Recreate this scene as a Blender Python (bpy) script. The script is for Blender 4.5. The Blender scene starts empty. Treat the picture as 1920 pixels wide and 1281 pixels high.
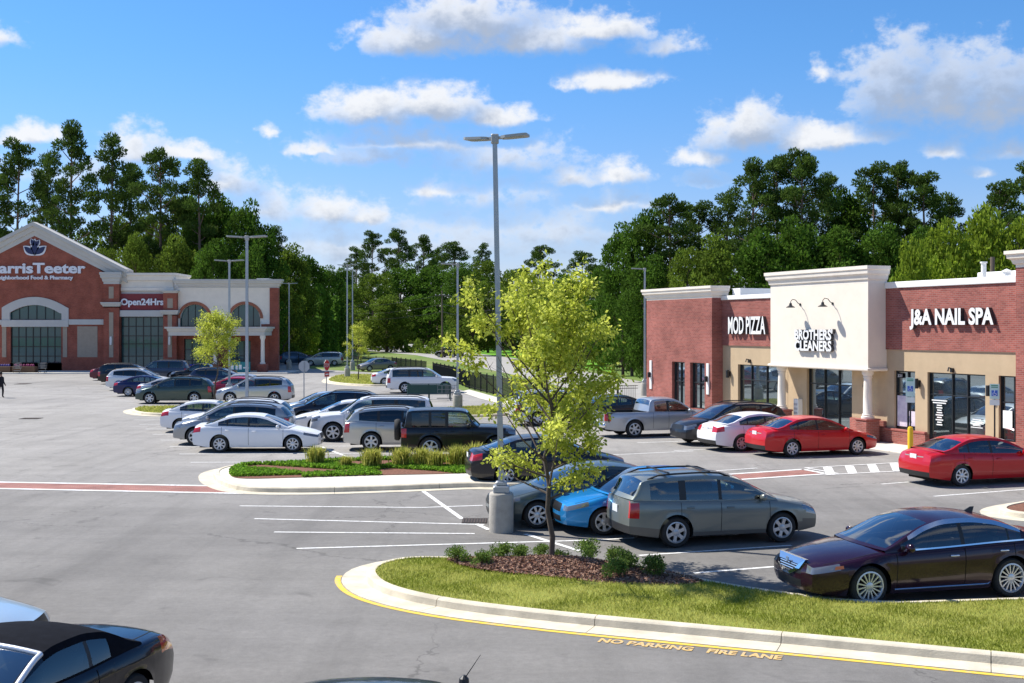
import bpy, math, random
import numpy as np
from math import radians as R, sin, cos, pi, atan2, sqrt
from mathutils import Vector, Matrix

sc = bpy.context.scene
C = sc.collection

# ---------------------------------------------------------------- camera
FPX, CAMH, HOR, CX = 2200.0, 4.75, 616.0, 960.0      # focal length, eye height, horizon row
cam = bpy.data.cameras.new('camera')
cam.sensor_fit = 'HORIZONTAL'; cam.sensor_width = 36.0
cam.lens = 36.0 * FPX / 1920.0
cam.shift_y = -(640.5 - HOR) / 1920.0
cam.clip_start = 0.1; cam.clip_end = 5000
camo = bpy.data.objects.new('camera', cam); C.objects.link(camo)
camo.location = (0, 0, CAMH); camo.rotation_euler = (R(90), 0, 0)
sc.camera = camo

# ---------------------------------------------------------------- sun, sky, exposure
SUN_DIR = Vector((-0.74, 0.36, 1.0)).normalized()
sun = bpy.data.lights.new('sun', 'SUN'); sun.energy = 5.0; sun.angle = R(0.53); sun.color = (1.0, 0.955, 0.88)
suno = bpy.data.objects.new('sun', sun); C.objects.link(suno)
suno.rotation_euler = SUN_DIR.to_track_quat('Z', 'Y').to_euler(); suno.location = (-40, 30, 60)
sc.view_settings.view_transform = 'Standard'; sc.view_settings.look = 'None'
sc.view_settings.exposure = 0.52; sc.view_settings.gamma = 1.0; sc.view_settings.use_curve_mapping = False
sc.cycles.max_bounces = 7; sc.cycles.transparent_max_bounces = 12; sc.cycles.use_denoising = True
sc.cycles.sample_clamp_indirect = 6.0; sc.cycles.caustics_reflective = False; sc.cycles.caustics_refractive = False

def cloud_field():
    """node group: direction (azimuth, elevation in degrees) -> height of the cumulus field"""
    g = bpy.data.node_groups.new('cumulus', 'ShaderNodeTree')
    g.interface.new_socket('P', in_out='INPUT', socket_type='NodeSocketVector')
    g.interface.new_socket('F', in_out='OUTPUT', socket_type='NodeSocketFloat')
    N, K = g.nodes, g.links
    gi = N.new('NodeGroupInput'); go = N.new('NodeGroupOutput')
    def vm(op, a, b):
        n = N.new('ShaderNodeVectorMath'); n.operation = op
        for k, v in enumerate((a, b)):
            if v is None: continue
            if isinstance(v, tuple): n.inputs[k].default_value = v
            else: K.new(v, n.inputs[k])
        return n
    # centre u, v, half width, height, strength (photograph scale), read as sky directions below
    CL = [(800, 85, 150, 62, 1), (880, 58, 165, 78, 1), (960, 84, 190, 58, 1), (1120, 62, 125, 46, .8), (1235, 92, 95, 38, .55), (1140, 158, 110, 36, .95),
          (700, 218, 120, 58, 1), (815, 212, 130, 60, 1), (925, 226, 95, 36, .9), (760, 272, 190, 52, .74), (590, 288, 70, 24, .7), (700, 300, 150, 40, .62), (930, 304, 190, 60, .58),
          (1405, 258, 95, 70, 1), (1535, 266, 155, 40, .95), (1315, 302, 72, 30, .8), (1325, 342, 60, 30, .62),
          (1690, 190, 105, 128, .95), (1770, 200, 150, 118, .95), (1860, 215, 120, 125, .95), (1980, 205, 130, 110, .9), (1538, 142, 28, 34, .5),
          (1775, 288, 50, 30, .7), (1895, 286, 60, 32, .75), (1838, 326, 34, 16, .6), (58, 262, 60, 34, .95), (8, 78, 38, 40, .55),
          (255, 290, 60, 62, .8), (345, 290, 80, 32, .85), (500, 252, 22, 24, .55), (425, 350, 75, 62, .75), (620, 402, 105, 52, .8), (690, 410, 60, 34, .8), (500, 402, 140, 66, .62),
          (815, 362, 70, 36, .62), (1075, 336, 70, 34, .68), (1165, 334, 55, 44, .8), (1150, 386, 95, 40, .72), (930, 372, 190, 60, .4),
          (880, 462, 330, 84, .52), (640, 470, 260, 84, .56), (1040, 442, 170, 74, .56), (100, 330, 200, 60, .4)]
    last = None
    for u, v, w, h, s in CL:
        az = math.degrees(math.atan((u - CX) / FPX)); el = math.degrees(math.atan((HOR - v) / FPX * cos(math.atan((u - CX) / FPX))))
        wd, hd = math.degrees(w / FPX) * 1.24, math.degrees(h / FPX) * 1.24
        d = vm('SUBTRACT', gi.outputs[0], (az, el, 0)).outputs[0]
        p = vm('MULTIPLY', d, (1 / wd, 1 / hd, 0)).outputs[0]
        q = vm('MULTIPLY', p, (-1, -2.6, 0)).outputs[0]
        m = vm('MAXIMUM', p, q).outputs[0]
        l = vm('LENGTH', m, None).outputs['Value']
        a = N.new('ShaderNodeMath'); a.operation = 'MULTIPLY_ADD'; K.new(l, a.inputs[0]); a.inputs[1].default_value = -s; a.inputs[2].default_value = s
        if last is None: last = a.outputs[0]
        else:
            x = N.new('ShaderNodeMath'); x.operation = 'SMOOTH_MAX'; K.new(last, x.inputs[0]); K.new(a.outputs[0], x.inputs[1]); x.inputs[2].default_value = 0.12
            last = x.outputs[0]
    K.new(last, go.inputs[0])
    return g

def make_world():
    w = bpy.data.worlds.new('World'); sc.world = w; w.use_nodes = True
    nt = w.node_tree; N, K = nt.nodes, nt.links; N.clear()
    w.cycles.sampling_method = 'MANUAL'; w.cycles.sample_map_resolution = 512
    out = N.new('ShaderNodeOutputWorld'); bg = N.new('ShaderNodeBackground'); K.new(bg.outputs[0], out.inputs[0])
    bg.inputs[1].default_value = 0.079
    sky = N.new('ShaderNodeTexSky'); sky.sky_type = 'NISHITA'; sky.sun_disc = False
    sky.sun_elevation = math.asin(SUN_DIR.z); sky.sun_rotation = atan2(SUN_DIR.x, SUN_DIR.y)
    sky.air_density = 1.0; sky.dust_density = 0.25; sky.ozone_density = 3.0; sky.altitude = 100
    def mth(op, a, b=None, c=None):
        n = N.new('ShaderNodeMath'); n.operation = op
        for k, v in enumerate((a, b, c)):
            if v is None: continue
            if isinstance(v, (int, float)): n.inputs[k].default_value = v
            else: K.new(v, n.inputs[k])
        return n.outputs[0]
    def smooth(x, a, b):
        n = N.new('ShaderNodeMapRange'); n.interpolation_type = 'SMOOTHSTEP'
        K.new(x, n.inputs[0]); n.inputs[1].default_value = a; n.inputs[2].default_value = b
        return n.outputs[0]
    def mixc(f, a, b):
        n = N.new('ShaderNodeMix'); n.data_type = 'RGBA'
        K.new(f, n.inputs[0])
        for k, v in ((6, a), (7, b)):
            if isinstance(v, tuple): n.inputs[k].default_value = v
            else: K.new(v, n.inputs[k])
        return n.outputs[2]
    tc = N.new('ShaderNodeTexCoord'); sp = N.new('ShaderNodeSeparateXYZ'); K.new(tc.outputs['Generated'], sp.inputs[0])
    az = mth('MULTIPLY', mth('ARCTAN2', sp.outputs[0], sp.outputs[1]), 57.2958)
    el = mth('MULTIPLY', mth('ARCSINE', sp.outputs[2]), 57.2958)
    P = N.new('ShaderNodeCombineXYZ'); K.new(az, P.inputs[0]); K.new(el, P.inputs[1])
    def noise(vec, scale, detail, rough, stretch=(1, 1, 1), off=(0, 0, 0)):
        m = N.new('ShaderNodeMapping'); m.inputs['Scale'].default_value = stretch; m.inputs['Location'].default_value = off
        K.new(vec, m.inputs[0]); n = N.new('ShaderNodeTexNoise'); n.inputs['Scale'].default_value = scale; n.inputs['Detail'].default_value = detail
        n.inputs['Roughness'].default_value = rough; K.new(m.outputs[0], n.inputs['Vector']); return n
    wn = noise(P.outputs[0], 0.6, 4, 0.6)
    wv = N.new('ShaderNodeVectorMath'); wv.operation = 'MULTIPLY_ADD'
    K.new(wn.outputs['Color'], wv.inputs[0]); wv.inputs[1].default_value = (1.9, 1.0, 0); wv.inputs[2].default_value = (-0.95, -0.5, 0)
    pw = N.new('ShaderNodeVectorMath'); pw.operation = 'ADD'; K.new(P.outputs[0], pw.inputs[0]); K.new(wv.outputs[0], pw.inputs[1])
    grp = cloud_field()
    def field(vec):
        n = N.new('ShaderNodeGroup'); n.node_tree = grp; K.new(vec, n.inputs[0]); return n.outputs[0]
    def shifted(dx, dy):
        n = N.new('ShaderNodeVectorMath'); n.operation = 'ADD'; K.new(pw.outputs[0], n.inputs[0]); n.inputs[1].default_value = (dx, dy, 0); return n.outputs[0]
    det = noise(P.outputs[0], 1.0, 7, 0.58, (1, 1.3, 1)).outputs[0]
    f0 = field(pw.outputs[0])
    dens = mth('ADD', f0, mth('MULTIPLY_ADD', det, 1.15, -0.64))
    above = mth('ADD', field(shifted(-0.40, 1.0)), mth('MULTIPLY_ADD', det, 0.9, -0.52))
    grey = smooth(above, -0.04, 0.58)
    soft = N.new('ShaderNodeMapRange'); soft.interpolation_type = 'SMOOTHSTEP'
    K.new(dens, soft.inputs[0]); soft.inputs[1].default_value = 0.0; K.new(mth('MULTIPLY_ADD', grey, 0.52, 0.54), soft.inputs[2])
    # deep summer blue overhead, pale towards the horizon
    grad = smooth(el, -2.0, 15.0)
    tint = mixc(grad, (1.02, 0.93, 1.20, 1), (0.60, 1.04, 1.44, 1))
    tint = mixc(smooth(el, 17.0, 62.0), tint, (0.40, 0.76, 1.16, 1))  # tint darkened above the view so the sky casts less fill light
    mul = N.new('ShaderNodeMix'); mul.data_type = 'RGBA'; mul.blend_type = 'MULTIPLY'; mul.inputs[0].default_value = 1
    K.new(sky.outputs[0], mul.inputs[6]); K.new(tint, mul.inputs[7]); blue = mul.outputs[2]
    WHITE, GREY = (8.4, 8.5, 8.7, 1), (3.9, 4.5, 5.6, 1)
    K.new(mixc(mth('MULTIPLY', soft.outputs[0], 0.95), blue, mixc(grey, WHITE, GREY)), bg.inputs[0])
    # the rest of the sky dome carries the same fair weather cumulus
    gen = noise(tc.outputs['Generated'], 5.0, 4, 0.55, (1, 1, 2.2)).outputs[0]
    alpha2 = mth('MULTIPLY', smooth(gen, 0.55, 0.72), smooth(el, 0.0, 4.0))
    bg2 = N.new('ShaderNodeBackground'); bg2.inputs[1].default_value = bg.inputs[1].default_value
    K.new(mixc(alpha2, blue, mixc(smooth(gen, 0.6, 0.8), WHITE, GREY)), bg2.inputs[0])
    away = mth('MAXIMUM', smooth(mth('ABSOLUTE', az), 25.5, 28), smooth(el, 16.6, 19))
    ms = N.new('ShaderNodeMixShader'); K.new(away, ms.inputs[0]); K.new(bg.outputs[0], ms.inputs[1]); K.new(bg2.outputs[0], ms.inputs[2]); K.new(ms.outputs[0], out.inputs[0])
make_world()

# ---------------------------------------------------------------- helpers
def lin(c):
    if isinstance(c, str):
        c = tuple(int(c[i:i + 2], 16) / 255 for i in (0, 2, 4))
        return tuple(x / 12.92 if x < .04045 else ((x + .055) / 1.055) ** 2.4 for x in c)
    return c

def G(u, v, z=0.0):
    """ground plan point seen at photograph position u, v (height z)"""
    y = FPX * (CAMH - z) / (v - HOR)
    return ((u - CX) / FPX * y, y)

def A(u, v, y):
    """point at depth y"""
    return Vector(((u - CX) / FPX * y, y, CAMH - (v - HOR) / FPX * y))

MATS = {}
def mat(name, col, rough=.6, metal=0., spec=.5, var=0., vscale=4., bump=0., bscale=60., coat=0., emit=None, vstretch=None, tone=0., transl=0., col2=None):
    if name in MATS: return MATS[name]
    m = bpy.data.materials.new(name); m.use_nodes = True
    N, K = m.node_tree.nodes, m.node_tree.links
    b = N['Principled BSDF']; o = N['Material Output']
    col = lin(col); c4 = (*col, 1)
    b.inputs['Base Color'].default_value = c4; b.inputs['Roughness'].default_value = rough
    b.inputs['Metallic'].default_value = metal; b.inputs['Specular IOR Level'].default_value = spec
    b.inputs['Coat Weight'].default_value = coat; b.inputs['Coat Roughness'].default_value = .04
    tcn = None
    cur = None
    if var or bump:
        tcn = N.new('ShaderNodeTexCoord'); vec = tcn.outputs['Object']
        if vstretch:
            mp = N.new('ShaderNodeMapping'); mp.inputs['Scale'].default_value = vstretch; K.new(vec, mp.inputs[0]); vec = mp.outputs[0]
    if var:
        n = N.new('ShaderNodeTexNoise'); n.inputs['Scale'].default_value = vscale; n.inputs['Detail'].default_value = 7; n.inputs['Roughness'].default_value = .65
        K.new(vec, n.inputs['Vector'])
        r = N.new('ShaderNodeMapRange'); r.inputs[1].default_value = .3; r.inputs[2].default_value = .7
        K.new(n.outputs[0], r.inputs[0])
        mx = N.new('ShaderNodeMix'); mx.data_type = 'RGBA'; K.new(r.outputs[0], mx.inputs[0])
        c2 = lin(col2) if col2 else tuple(min(1, x * (1 + var)) for x in col)
        mx.inputs[6].default_value = (*[x * (1 - var) for x in col], 1) if not col2 else c4
        mx.inputs[7].default_value = (*c2, 1)
        cur = mx.outputs[2]
    if tone:
        at = N.new('ShaderNodeAttribute'); at.attribute_name = 'tone'
        hs = N.new('ShaderNodeMix'); hs.data_type = 'RGBA'; K.new(at.outputs['Fac'], hs.inputs[0])
        hs.inputs[6].default_value = (*[x * (1 - tone) for x in col], 1)
        hs.inputs[7].default_value = (*(lin(col2) if col2 else [x * (1 + tone) for x in col]), 1)
        cur = hs.outputs[2]
    if cur is not None: K.new(cur, b.inputs['Base Color'])
    if bump:
        n2 = N.new('ShaderNodeTexNoise'); n2.inputs['Scale'].default_value = bscale; n2.inputs['Detail'].default_value = 4
        K.new(vec, n2.inputs['Vector'])
        bp = N.new('ShaderNodeBump'); bp.inputs['Strength'].default_value = bump; bp.inputs['Distance'].default_value = .02
        K.new(n2.outputs[0], bp.inputs['Height']); K.new(bp.outputs[0], b.inputs['Normal'])
    if emit: b.inputs['Emission Color'].default_value = (*lin(emit[0]), 1); b.inputs['Emission Strength'].default_value = emit[1]
    if transl:
        t = N.new('ShaderNodeBsdfTranslucent'); ms = N.new('ShaderNodeMixShader'); ms.inputs[0].default_value = transl
        if cur is not None: K.new(cur, t.inputs[0])
        else: t.inputs[0].default_value = c4
        K.new(b.outputs[0], ms.inputs[1]); K.new(t.outputs[0], ms.inputs[2]); K.new(ms.outputs[0], o.inputs[0])
    MATS[name] = m
    return m

class MB:
    """collects faces for one mesh"""
    def __init__(s): s.v, s.f, s.m = [], [], []
    def add(s, vs, fs, mi=0):
        n = len(s.v); s.v += [tuple(x) for x in vs]; s.f += [tuple(i + n for i in f) for f in fs]; s.m += [mi] * len(fs); return s
    def quad(s, a, b, c, d, mi=0): return s.add([a, b, c, d], [(0, 1, 2, 3)], mi)
    def box(s, x0, x1, y0, y1, z0, z1, mi=0, bev=0.):
        if bev:
            b = min(bev, (x1 - x0) * .45, (y1 - y0) * .45, (z1 - z0) * .45)
            def ring(z, i):
                return [(x0 + i + b, y0 + i, z), (x1 - i - b, y0 + i, z), (x1 - i, y0 + i + b, z), (x1 - i, y1 - i - b, z), (x1 - i - b, y1 - i, z), (x0 + i + b, y1 - i, z), (x0 + i, y1 - i - b, z), (x0 + i, y0 + i + b, z)]
            return s.rings([ring(z0, b * .7), ring(z0 + b, 0), ring(z1 - b, 0), ring(z1, b * .7)], mi=mi)
        vs = [(x, y, z) for z in (z0, z1) for y in (y0, y1) for x in (x0, x1)]
        return s.add(vs, [(0, 2, 3, 1), (4, 5, 7, 6), (0, 1, 5, 4), (2, 6, 7, 3), (0, 4, 6, 2), (1, 3, 7, 5)], mi)
    def rings(s, rs, cap=True, mi=0, closed=True):
        n = len(rs[0]); vs = [p for r in rs for p in r]; fs = []
        for i in range(len(rs) - 1):
            for j in range(n if closed else n - 1):
                k = (j + 1) % n
                fs.append((i * n + j, i * n + k, (i + 1) * n + k, (i + 1) * n + j))
        if cap: fs += [tuple(range(n - 1, -1, -1)), tuple(range((len(rs) - 1) * n, len(rs) * n))]
        return s.add(vs, fs, mi)
    def lathe(s, prof, seg=16, axis='z', c=(0, 0, 0), mi=0, cap=True):
        rs = []
        for r, h in prof:
            ring = []
            for k in range(seg):
                a = 2 * pi * k / seg; p = (r * cos(a), r * sin(a), h)
                if axis == 'y': p = (p[0], p[2], -p[1])
                if axis == 'x': p = (p[2], p[0], p[1])
                ring.append((p[0] + c[0], p[1] + c[1], p[2] + c[2]))
            rs.append(ring)
        return s.rings(rs, cap, mi)
    def tube(s, pts, r, seg=6, mi=0):
        pts = [Vector(p) for p in pts]; rs = []
        rr = r if isinstance(r, (list, tuple)) else [r] * len(pts)
        for i, p in enumerate(pts):
            d = (pts[min(i + 1, len(pts) - 1)] - pts[max(i - 1, 0)]).normalized()
            a = d.orthogonal().normalized() if i == 0 else (a - d * a.dot(d)).normalized()
            b = d.cross(a)
            rs.append([tuple(p + (a * cos(2 * pi * k / seg) + b * sin(2 * pi * k / seg)) * rr[i]) for k in range(seg)])
        return s.rings(rs, True, mi)
    def mesh(s, name, smooth=None, merge=0.):
        me = bpy.data.meshes.new(name); me.from_pydata(s.v, [], s.f)
        if merge:
            import bmesh
            bm = bmesh.new(); bm.from_mesh(me); bmesh.ops.remove_doubles(bm, verts=bm.verts, dist=merge); bmesh.ops.dissolve_degenerate(bm, edges=bm.edges, dist=1e-5); bm.to_mesh(me); bm.free()
        if smooth is not None:
            me.shade_smooth()
            if smooth < 179: me.set_sharp_from_angle(angle=R(smooth))
        me.update(); return me

def ob(name, me, m=None, parent=None, loc=(0, 0, 0), rz=0., label=None, cat=None, group=None, kind=None, smooth=None, merge=0., rot=None):
    if isinstance(me, MB): me = me.mesh(name, smooth, merge)
    o = bpy.data.objects.new(name, me); C.objects.link(o)
    if m is not None and me is not None:
        ms = m if isinstance(m, (list, tuple)) else [m]
        if not len(me.materials):
            for x in ms: me.materials.append(x)
    if parent: o.parent = parent
    o.location = loc; o.rotation_euler = rot if rot else (0, 0, rz)
    if label: o['label'] = label
    if cat: o['category'] = cat
    if group: o['group'] = group
    if kind: o['kind'] = kind
    return o

def empty(name, loc=(0, 0, 0), rz=0., **k):
    o = ob(name, None, loc=loc, rz=rz, **k); o.empty_display_size = .3; return o

def pchip(xs, ys):
    xs = np.array(xs, float); ys = np.array(ys, float); h = np.diff(xs); d = np.diff(ys) / h
    m = np.zeros(len(xs)); m[0], m[-1] = d[0], d[-1]
    for i in range(1, len(xs) - 1):
        if d[i - 1] * d[i] > 0: m[i] = 2 * d[i - 1] * d[i] / (d[i - 1] + d[i])
    def f(x):
        x = min(max(x, xs[0]), xs[-1]); i = min(max(int(np.searchsorted(xs, x)) - 1, 0), len(h) - 1)
        t = (x - xs[i]) / h[i]
        return float((2 * t**3 - 3 * t**2 + 1) * ys[i] + (t**3 - 2 * t**2 + t) * h[i] * m[i] + (-2 * t**3 + 3 * t**2) * ys[i + 1] + (t**3 - t**2) * h[i] * m[i + 1])
    return f

def spline(P, n=6, closed=True):
    """Catmull-Rom through 2D points"""
    P = [Vector(p) for p in P]; L = len(P); out = []
    for i in range(L if closed else L - 1):
        p0, p1, p2, p3 = (P[(i + k) % L] if closed else P[min(max(i + k, 0), L - 1)] for k in (-1, 0, 1, 2))
        for k in range(n):
            t = k / n
            out.append(0.5 * ((2 * p1) + (p2 - p0) * t + (2 * p0 - 5 * p1 + 4 * p2 - p3) * t * t + (3 * p1 - p0 - 3 * p2 + p3) * t**3))
    if not closed: out.append(P[-1])
    return out

def offset_poly(P, d):
    """shift a counter-clockwise closed outline by d to its left (inward)"""
    n = len(P); out = []
    for i in range(n):
        t = (P[(i + 1) % n] - P[i - 1]).normalized(); out.append(P[i] + Vector((-t.y, t.x)) * d)
    return out

def fill_poly(P, z, mi=0, mb=None):
    import mathutils.geometry as mg
    mb = mb or MB(); tri = mg.tessellate_polygon([[Vector((p[0], p[1], 0)) for p in P]])
    vs = [(p[0], p[1], z) for p in P]
    fs = []
    for a, b, c in tri:
        n = (Vector(vs[b]) - Vector(vs[a])).cross(Vector(vs[c]) - Vector(vs[a]))
        fs.append((a, b, c) if n.z > 0 else (a, c, b))
    return mb.add(vs, fs, mi)

def inside(p, P):
    r = False; j = len(P) - 1
    for i in range(len(P)):
        if (P[i][1] > p[1]) != (P[j][1] > p[1]) and p[0] < (P[j][0] - P[i][0]) * (p[1] - P[i][1]) / (P[j][1] - P[i][1]) + P[i][0]: r = not r
        j = i
    return r

def leaves_mesh(name, P, D, size, aspect=.5, tone=None, droop=0.):
    """one folded leaf (two triangles) per point; D = leaf axis"""
    n = len(P); rng = np.random.default_rng(n)
    D = D / (np.linalg.norm(D, axis=1, keepdims=True) + 1e-9)
    S = np.cross(D, rng.normal(size=(n, 3))); S /= (np.linalg.norm(S, axis=1, keepdims=True) + 1e-9)
    size = np.broadcast_to(np.asarray(size, float), (n,))[:, None]
    V = np.empty((n, 4, 3))
    V[:, 0] = P - D * size * .5; V[:, 2] = P + D * size * .5
    V[:, 1] = P + S * size * aspect * .5; V[:, 3] = P - S * size * aspect * .5
    me = bpy.data.meshes.new(name)
    me.vertices.add(4 * n); me.vertices.foreach_set('co', V.reshape(-1).astype('f'))
    me.loops.add(4 * n); me.loops.foreach_set('vertex_index', np.arange(4 * n, dtype='i'))
    me.polygons.add(n); me.polygons.foreach_set('loop_start', np.arange(0, 4 * n, 4, dtype='i'))
    at = me.attributes.new('tone', 'FLOAT', 'FACE')
    at.data.foreach_set('value', (rng.random(n) if tone is None else tone).astype('f'))
    me.update(calc_edges=True); return me

# ================================================================ ground and paving
def asphalt_mat():
    m = bpy.data.materials.new('asphalt'); m.use_nodes = True
    N, K = m.node_tree.nodes, m.node_tree.links; b = N['Principled BSDF']
    b.inputs['Roughness'].default_value = .85; b.inputs['Specular IOR Level'].default_value = .25
    tc = N.new('ShaderNodeTexCoord')
    def mp(scale, rot=0.):
        n = N.new('ShaderNodeMapping'); n.inputs['Scale'].default_value = scale; n.inputs['Rotation'].default_value = (0, 0, rot); K.new(tc.outputs['Object'], n.inputs[0]); return n.outputs[0]
    def nz(vec, s, d, r=.6, dist=0.):
        n = N.new('ShaderNodeTexNoise'); n.inputs['Scale'].default_value = s; n.inputs['Detail'].default_value = d; n.inputs['Roughness'].default_value = r; n.inputs['Distortion'].default_value = dist
        K.new(vec, n.inputs['Vector']); return n
    def ramp(x, a, b_, lo, hi):
        n = N.new('ShaderNodeMapRange'); K.new(x, n.inputs[0]); n.inputs[1].default_value = a; n.inputs[2].default_value = b_; n.inputs[3].default_value = lo; n.inputs[4].default_value = hi; return n.outputs[0]
    def mul(a, c):
        n = N.new('ShaderNodeMath'); n.operation = 'MULTIPLY'; K.new(a, n.inputs[0]); K.new(c, n.inputs[1]); return n.outputs[0]
    o = mp((1, 1, 1))
    big = ramp(nz(o, .09, 5, .6, .6).outputs[0], .3, .7, .80, 1.13)
    patch = ramp(nz(o, .55, 6, .7, .3).outputs[0], .35, .7, .90, 1.08)
    strk = ramp(nz(mp((.06, .9, 1), R(22)), 1.0, 5, .65, .5).outputs[0], .42, .70, 1.03, .92)
    strk2 = ramp(nz(mp((1.1, .05, 1), R(-20)), 1.0, 4, .6, .4).outputs[0], .5, .7, 1.02, .88)
    fine = ramp(nz(o, 55, 4, .8).outputs[0], .25, .75, .74, 1.26)
    oil = ramp(nz(o, .8, 3, .5, 1.2).outputs[0], .64, .78, 1.0, .62)
    wn = nz(o, .9, 4, .7); wv = N.new('ShaderNodeVectorMath'); wv.operation = 'MULTIPLY_ADD'; K.new(wn.outputs['Color'], wv.inputs[0]); wv.inputs[1].default_value = (1.6, 1.6, 0); K.new(o, wv.inputs[2])
    vo = N.new('ShaderNodeTexVoronoi'); vo.feature = 'DISTANCE_TO_EDGE'; vo.inputs['Scale'].default_value = .13; K.new(wv.outputs[0], vo.inputs['Vector'])
    gate = ramp(nz(o, .22, 2).outputs[0], .44, .52, 0, 1)
    line = ramp(vo.outputs['Distance'], .0018, .0042, .30, 0.0)
    crack = N.new('ShaderNodeMath'); crack.operation = 'SUBTRACT'; crack.inputs[0].default_value = 1; K.new(mul(line, gate), crack.inputs[1])
    speck = ramp(nz(o, 7, 5, .85).outputs[0], .3, .7, .86, 1.14)
    sy = N.new('ShaderNodeSeparateXYZ'); K.new(wv.outputs[0], sy.inputs[0]); depth_tone = ramp(sy.outputs[1], 29, 46, .72, 1.10)  # asphalt colour darker close by, lighter further along y
    speck_depth = mul(speck, depth_tone)
    val = mul(mul(mul(mul(mul(big, speck_depth), patch), mul(strk, strk2)), mul(fine, oil)), crack.outputs[0])
    hue = N.new('ShaderNodeMix'); hue.data_type = 'RGBA'; K.new(ramp(nz(o, .06, 3).outputs[0], .4, .6, 0, 1), hue.inputs[0])
    hue.inputs[6].default_value = (.286, .272, .255, 1); hue.inputs[7].default_value = (.286, .271, .250, 1)
    vm = N.new('ShaderNodeVectorMath'); vm.operation = 'SCALE'; K.new(hue.outputs[2], vm.inputs[0]); K.new(val, vm.inputs['Scale'])
    K.new(vm.outputs[0], b.inputs['Base Color'])
    bp = N.new('ShaderNodeBump'); bp.inputs['Strength'].default_value = .5; bp.inputs['Distance'].default_value = .01; K.new(nz(o, 90, 3).outputs[0], bp.inputs['Height']); K.new(bp.outputs[0], b.inputs['Normal'])
    return m

def brick_mat(name, c1, c2, mort, scale=1.0, axes='xz', bw=.21, bh=.072):
    m = bpy.data.materials.new(name); m.use_nodes = True
    N, K = m.node_tree.nodes, m.node_tree.links; b = N['Principled BSDF']; b.inputs['Roughness'].default_value = .85; b.inputs['Specular IOR Level'].default_value = .2
    tc = N.new('ShaderNodeTexCoord'); sp = N.new('ShaderNodeSeparateXYZ'); K.new(tc.outputs['Object'], sp.inputs[0])
    cb = N.new('ShaderNodeCombineXYZ')
    if axes == 'xz':
        ad = N.new('ShaderNodeMath'); ad.operation = 'ADD'; K.new(sp.outputs[0], ad.inputs[0]); K.new(sp.outputs[1], ad.inputs[1])
        K.new(ad.outputs[0], cb.inputs[0]); K.new(sp.outputs[2], cb.inputs[1])
    else:
        K.new(sp.outputs[0], cb.inputs[0]); K.new(sp.outputs[1], cb.inputs[1])
    br = N.new('ShaderNodeTexBrick'); K.new(cb.outputs[0], br.inputs['Vector'])
    br.inputs['Scale'].default_value = scale; br.inputs['Brick Width'].default_value = bw; br.inputs['Row Height'].default_value = bh
    br.inputs['Mortar Size'].default_value = .009; br.inputs['Mortar Smooth'].default_value = .3; br.inputs['Bias'].default_value = -.1
    br.inputs['Color1'].default_value = (*lin(c1), 1); br.inputs['Color2'].default_value = (*lin(c2), 1); br.inputs['Mortar'].default_value = (*lin(mort), 1)
    n = N.new('ShaderNodeTexNoise'); n.inputs['Scale'].default_value = .9; n.inputs['Detail'].default_value = 6; K.new(tc.outputs['Object'], n.inputs['Vector'])
    r = N.new('ShaderNodeMapRange'); r.inputs[1].default_value = .3; r.inputs[2].default_value = .7; r.inputs[3].default_value = .76; r.inputs[4].default_value = 1.18; K.new(n.outputs[0], r.inputs[0])
    v = N.new('ShaderNodeVectorMath'); v.operation = 'SCALE'; K.new(br.outputs[0], v.inputs[0]); K.new(r.outputs[0], v.inputs['Scale']); K.new(v.outputs[0], b.inputs['Base Color'])
    bp = N.new('ShaderNodeBump'); bp.invert = True; bp.inputs['Strength'].default_value = .6; bp.inputs['Distance'].default_value = .008; K.new(br.outputs['Fac'], bp.inputs['Height']); K.new(bp.outputs[0], b.inputs['Normal'])
    return m

ASPH = asphalt_mat()
CONC = mat('concrete', (.62, .555, .43), .85, var=.20, vscale=2.2, bump=.3, bscale=40, spec=.2)
WALK = mat('sidewalk_concrete', (.64, .60, .52), .85, var=.10, vscale=1.2, bump=.2, bscale=40, spec=.2)
def paint_mat(name, col):
    m = mat(name, col, .7, spec=.3)
    N, K = m.node_tree.nodes, m.node_tree.links; b = N['Principled BSDF']
    tc = N.new('ShaderNodeTexCoord'); n = N.new('ShaderNodeTexNoise'); n.inputs['Scale'].default_value = 9; n.inputs['Detail'].default_value = 8; n.inputs['Roughness'].default_value = .75; K.new(tc.outputs['Object'], n.inputs['Vector'])
    r = N.new('ShaderNodeMapRange'); r.inputs[1].default_value = .34; r.inputs[2].default_value = .5; K.new(n.outputs[0], r.inputs[0])
    mx = N.new('ShaderNodeMix'); mx.data_type = 'RGBA'; K.new(r.outputs[0], mx.inputs[0]); mx.inputs[6].default_value = (.36, .36, .35, 1); mx.inputs[7].default_value = (*lin(col), 1); K.new(mx.outputs[2], b.inputs['Base Color'])
    return m
WHITEP = paint_mat('white_road_paint', (.78, .77, .74))
YELP = paint_mat('yellow_road_paint', (.80, .53, .06))
YELFADE = paint_mat('faded_yellow_road_paint', (.66, .43, .16))
TURF = mat('turf', (.22, .26, .045), .95, var=.35, vscale=1.1, spec=.1, bump=.4, bscale=30, col2=(.30, .31, .08))
FARGRASS = mat('far_grass', (.10, .19, .035), .95, var=.3, vscale=.12, spec=.1, col2=(.22, .24, .09))
MULCH = mat('mulch', (.20, .10, .07), .95, var=.45, vscale=14, bump=.8, bscale=25, spec=.1)

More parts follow.
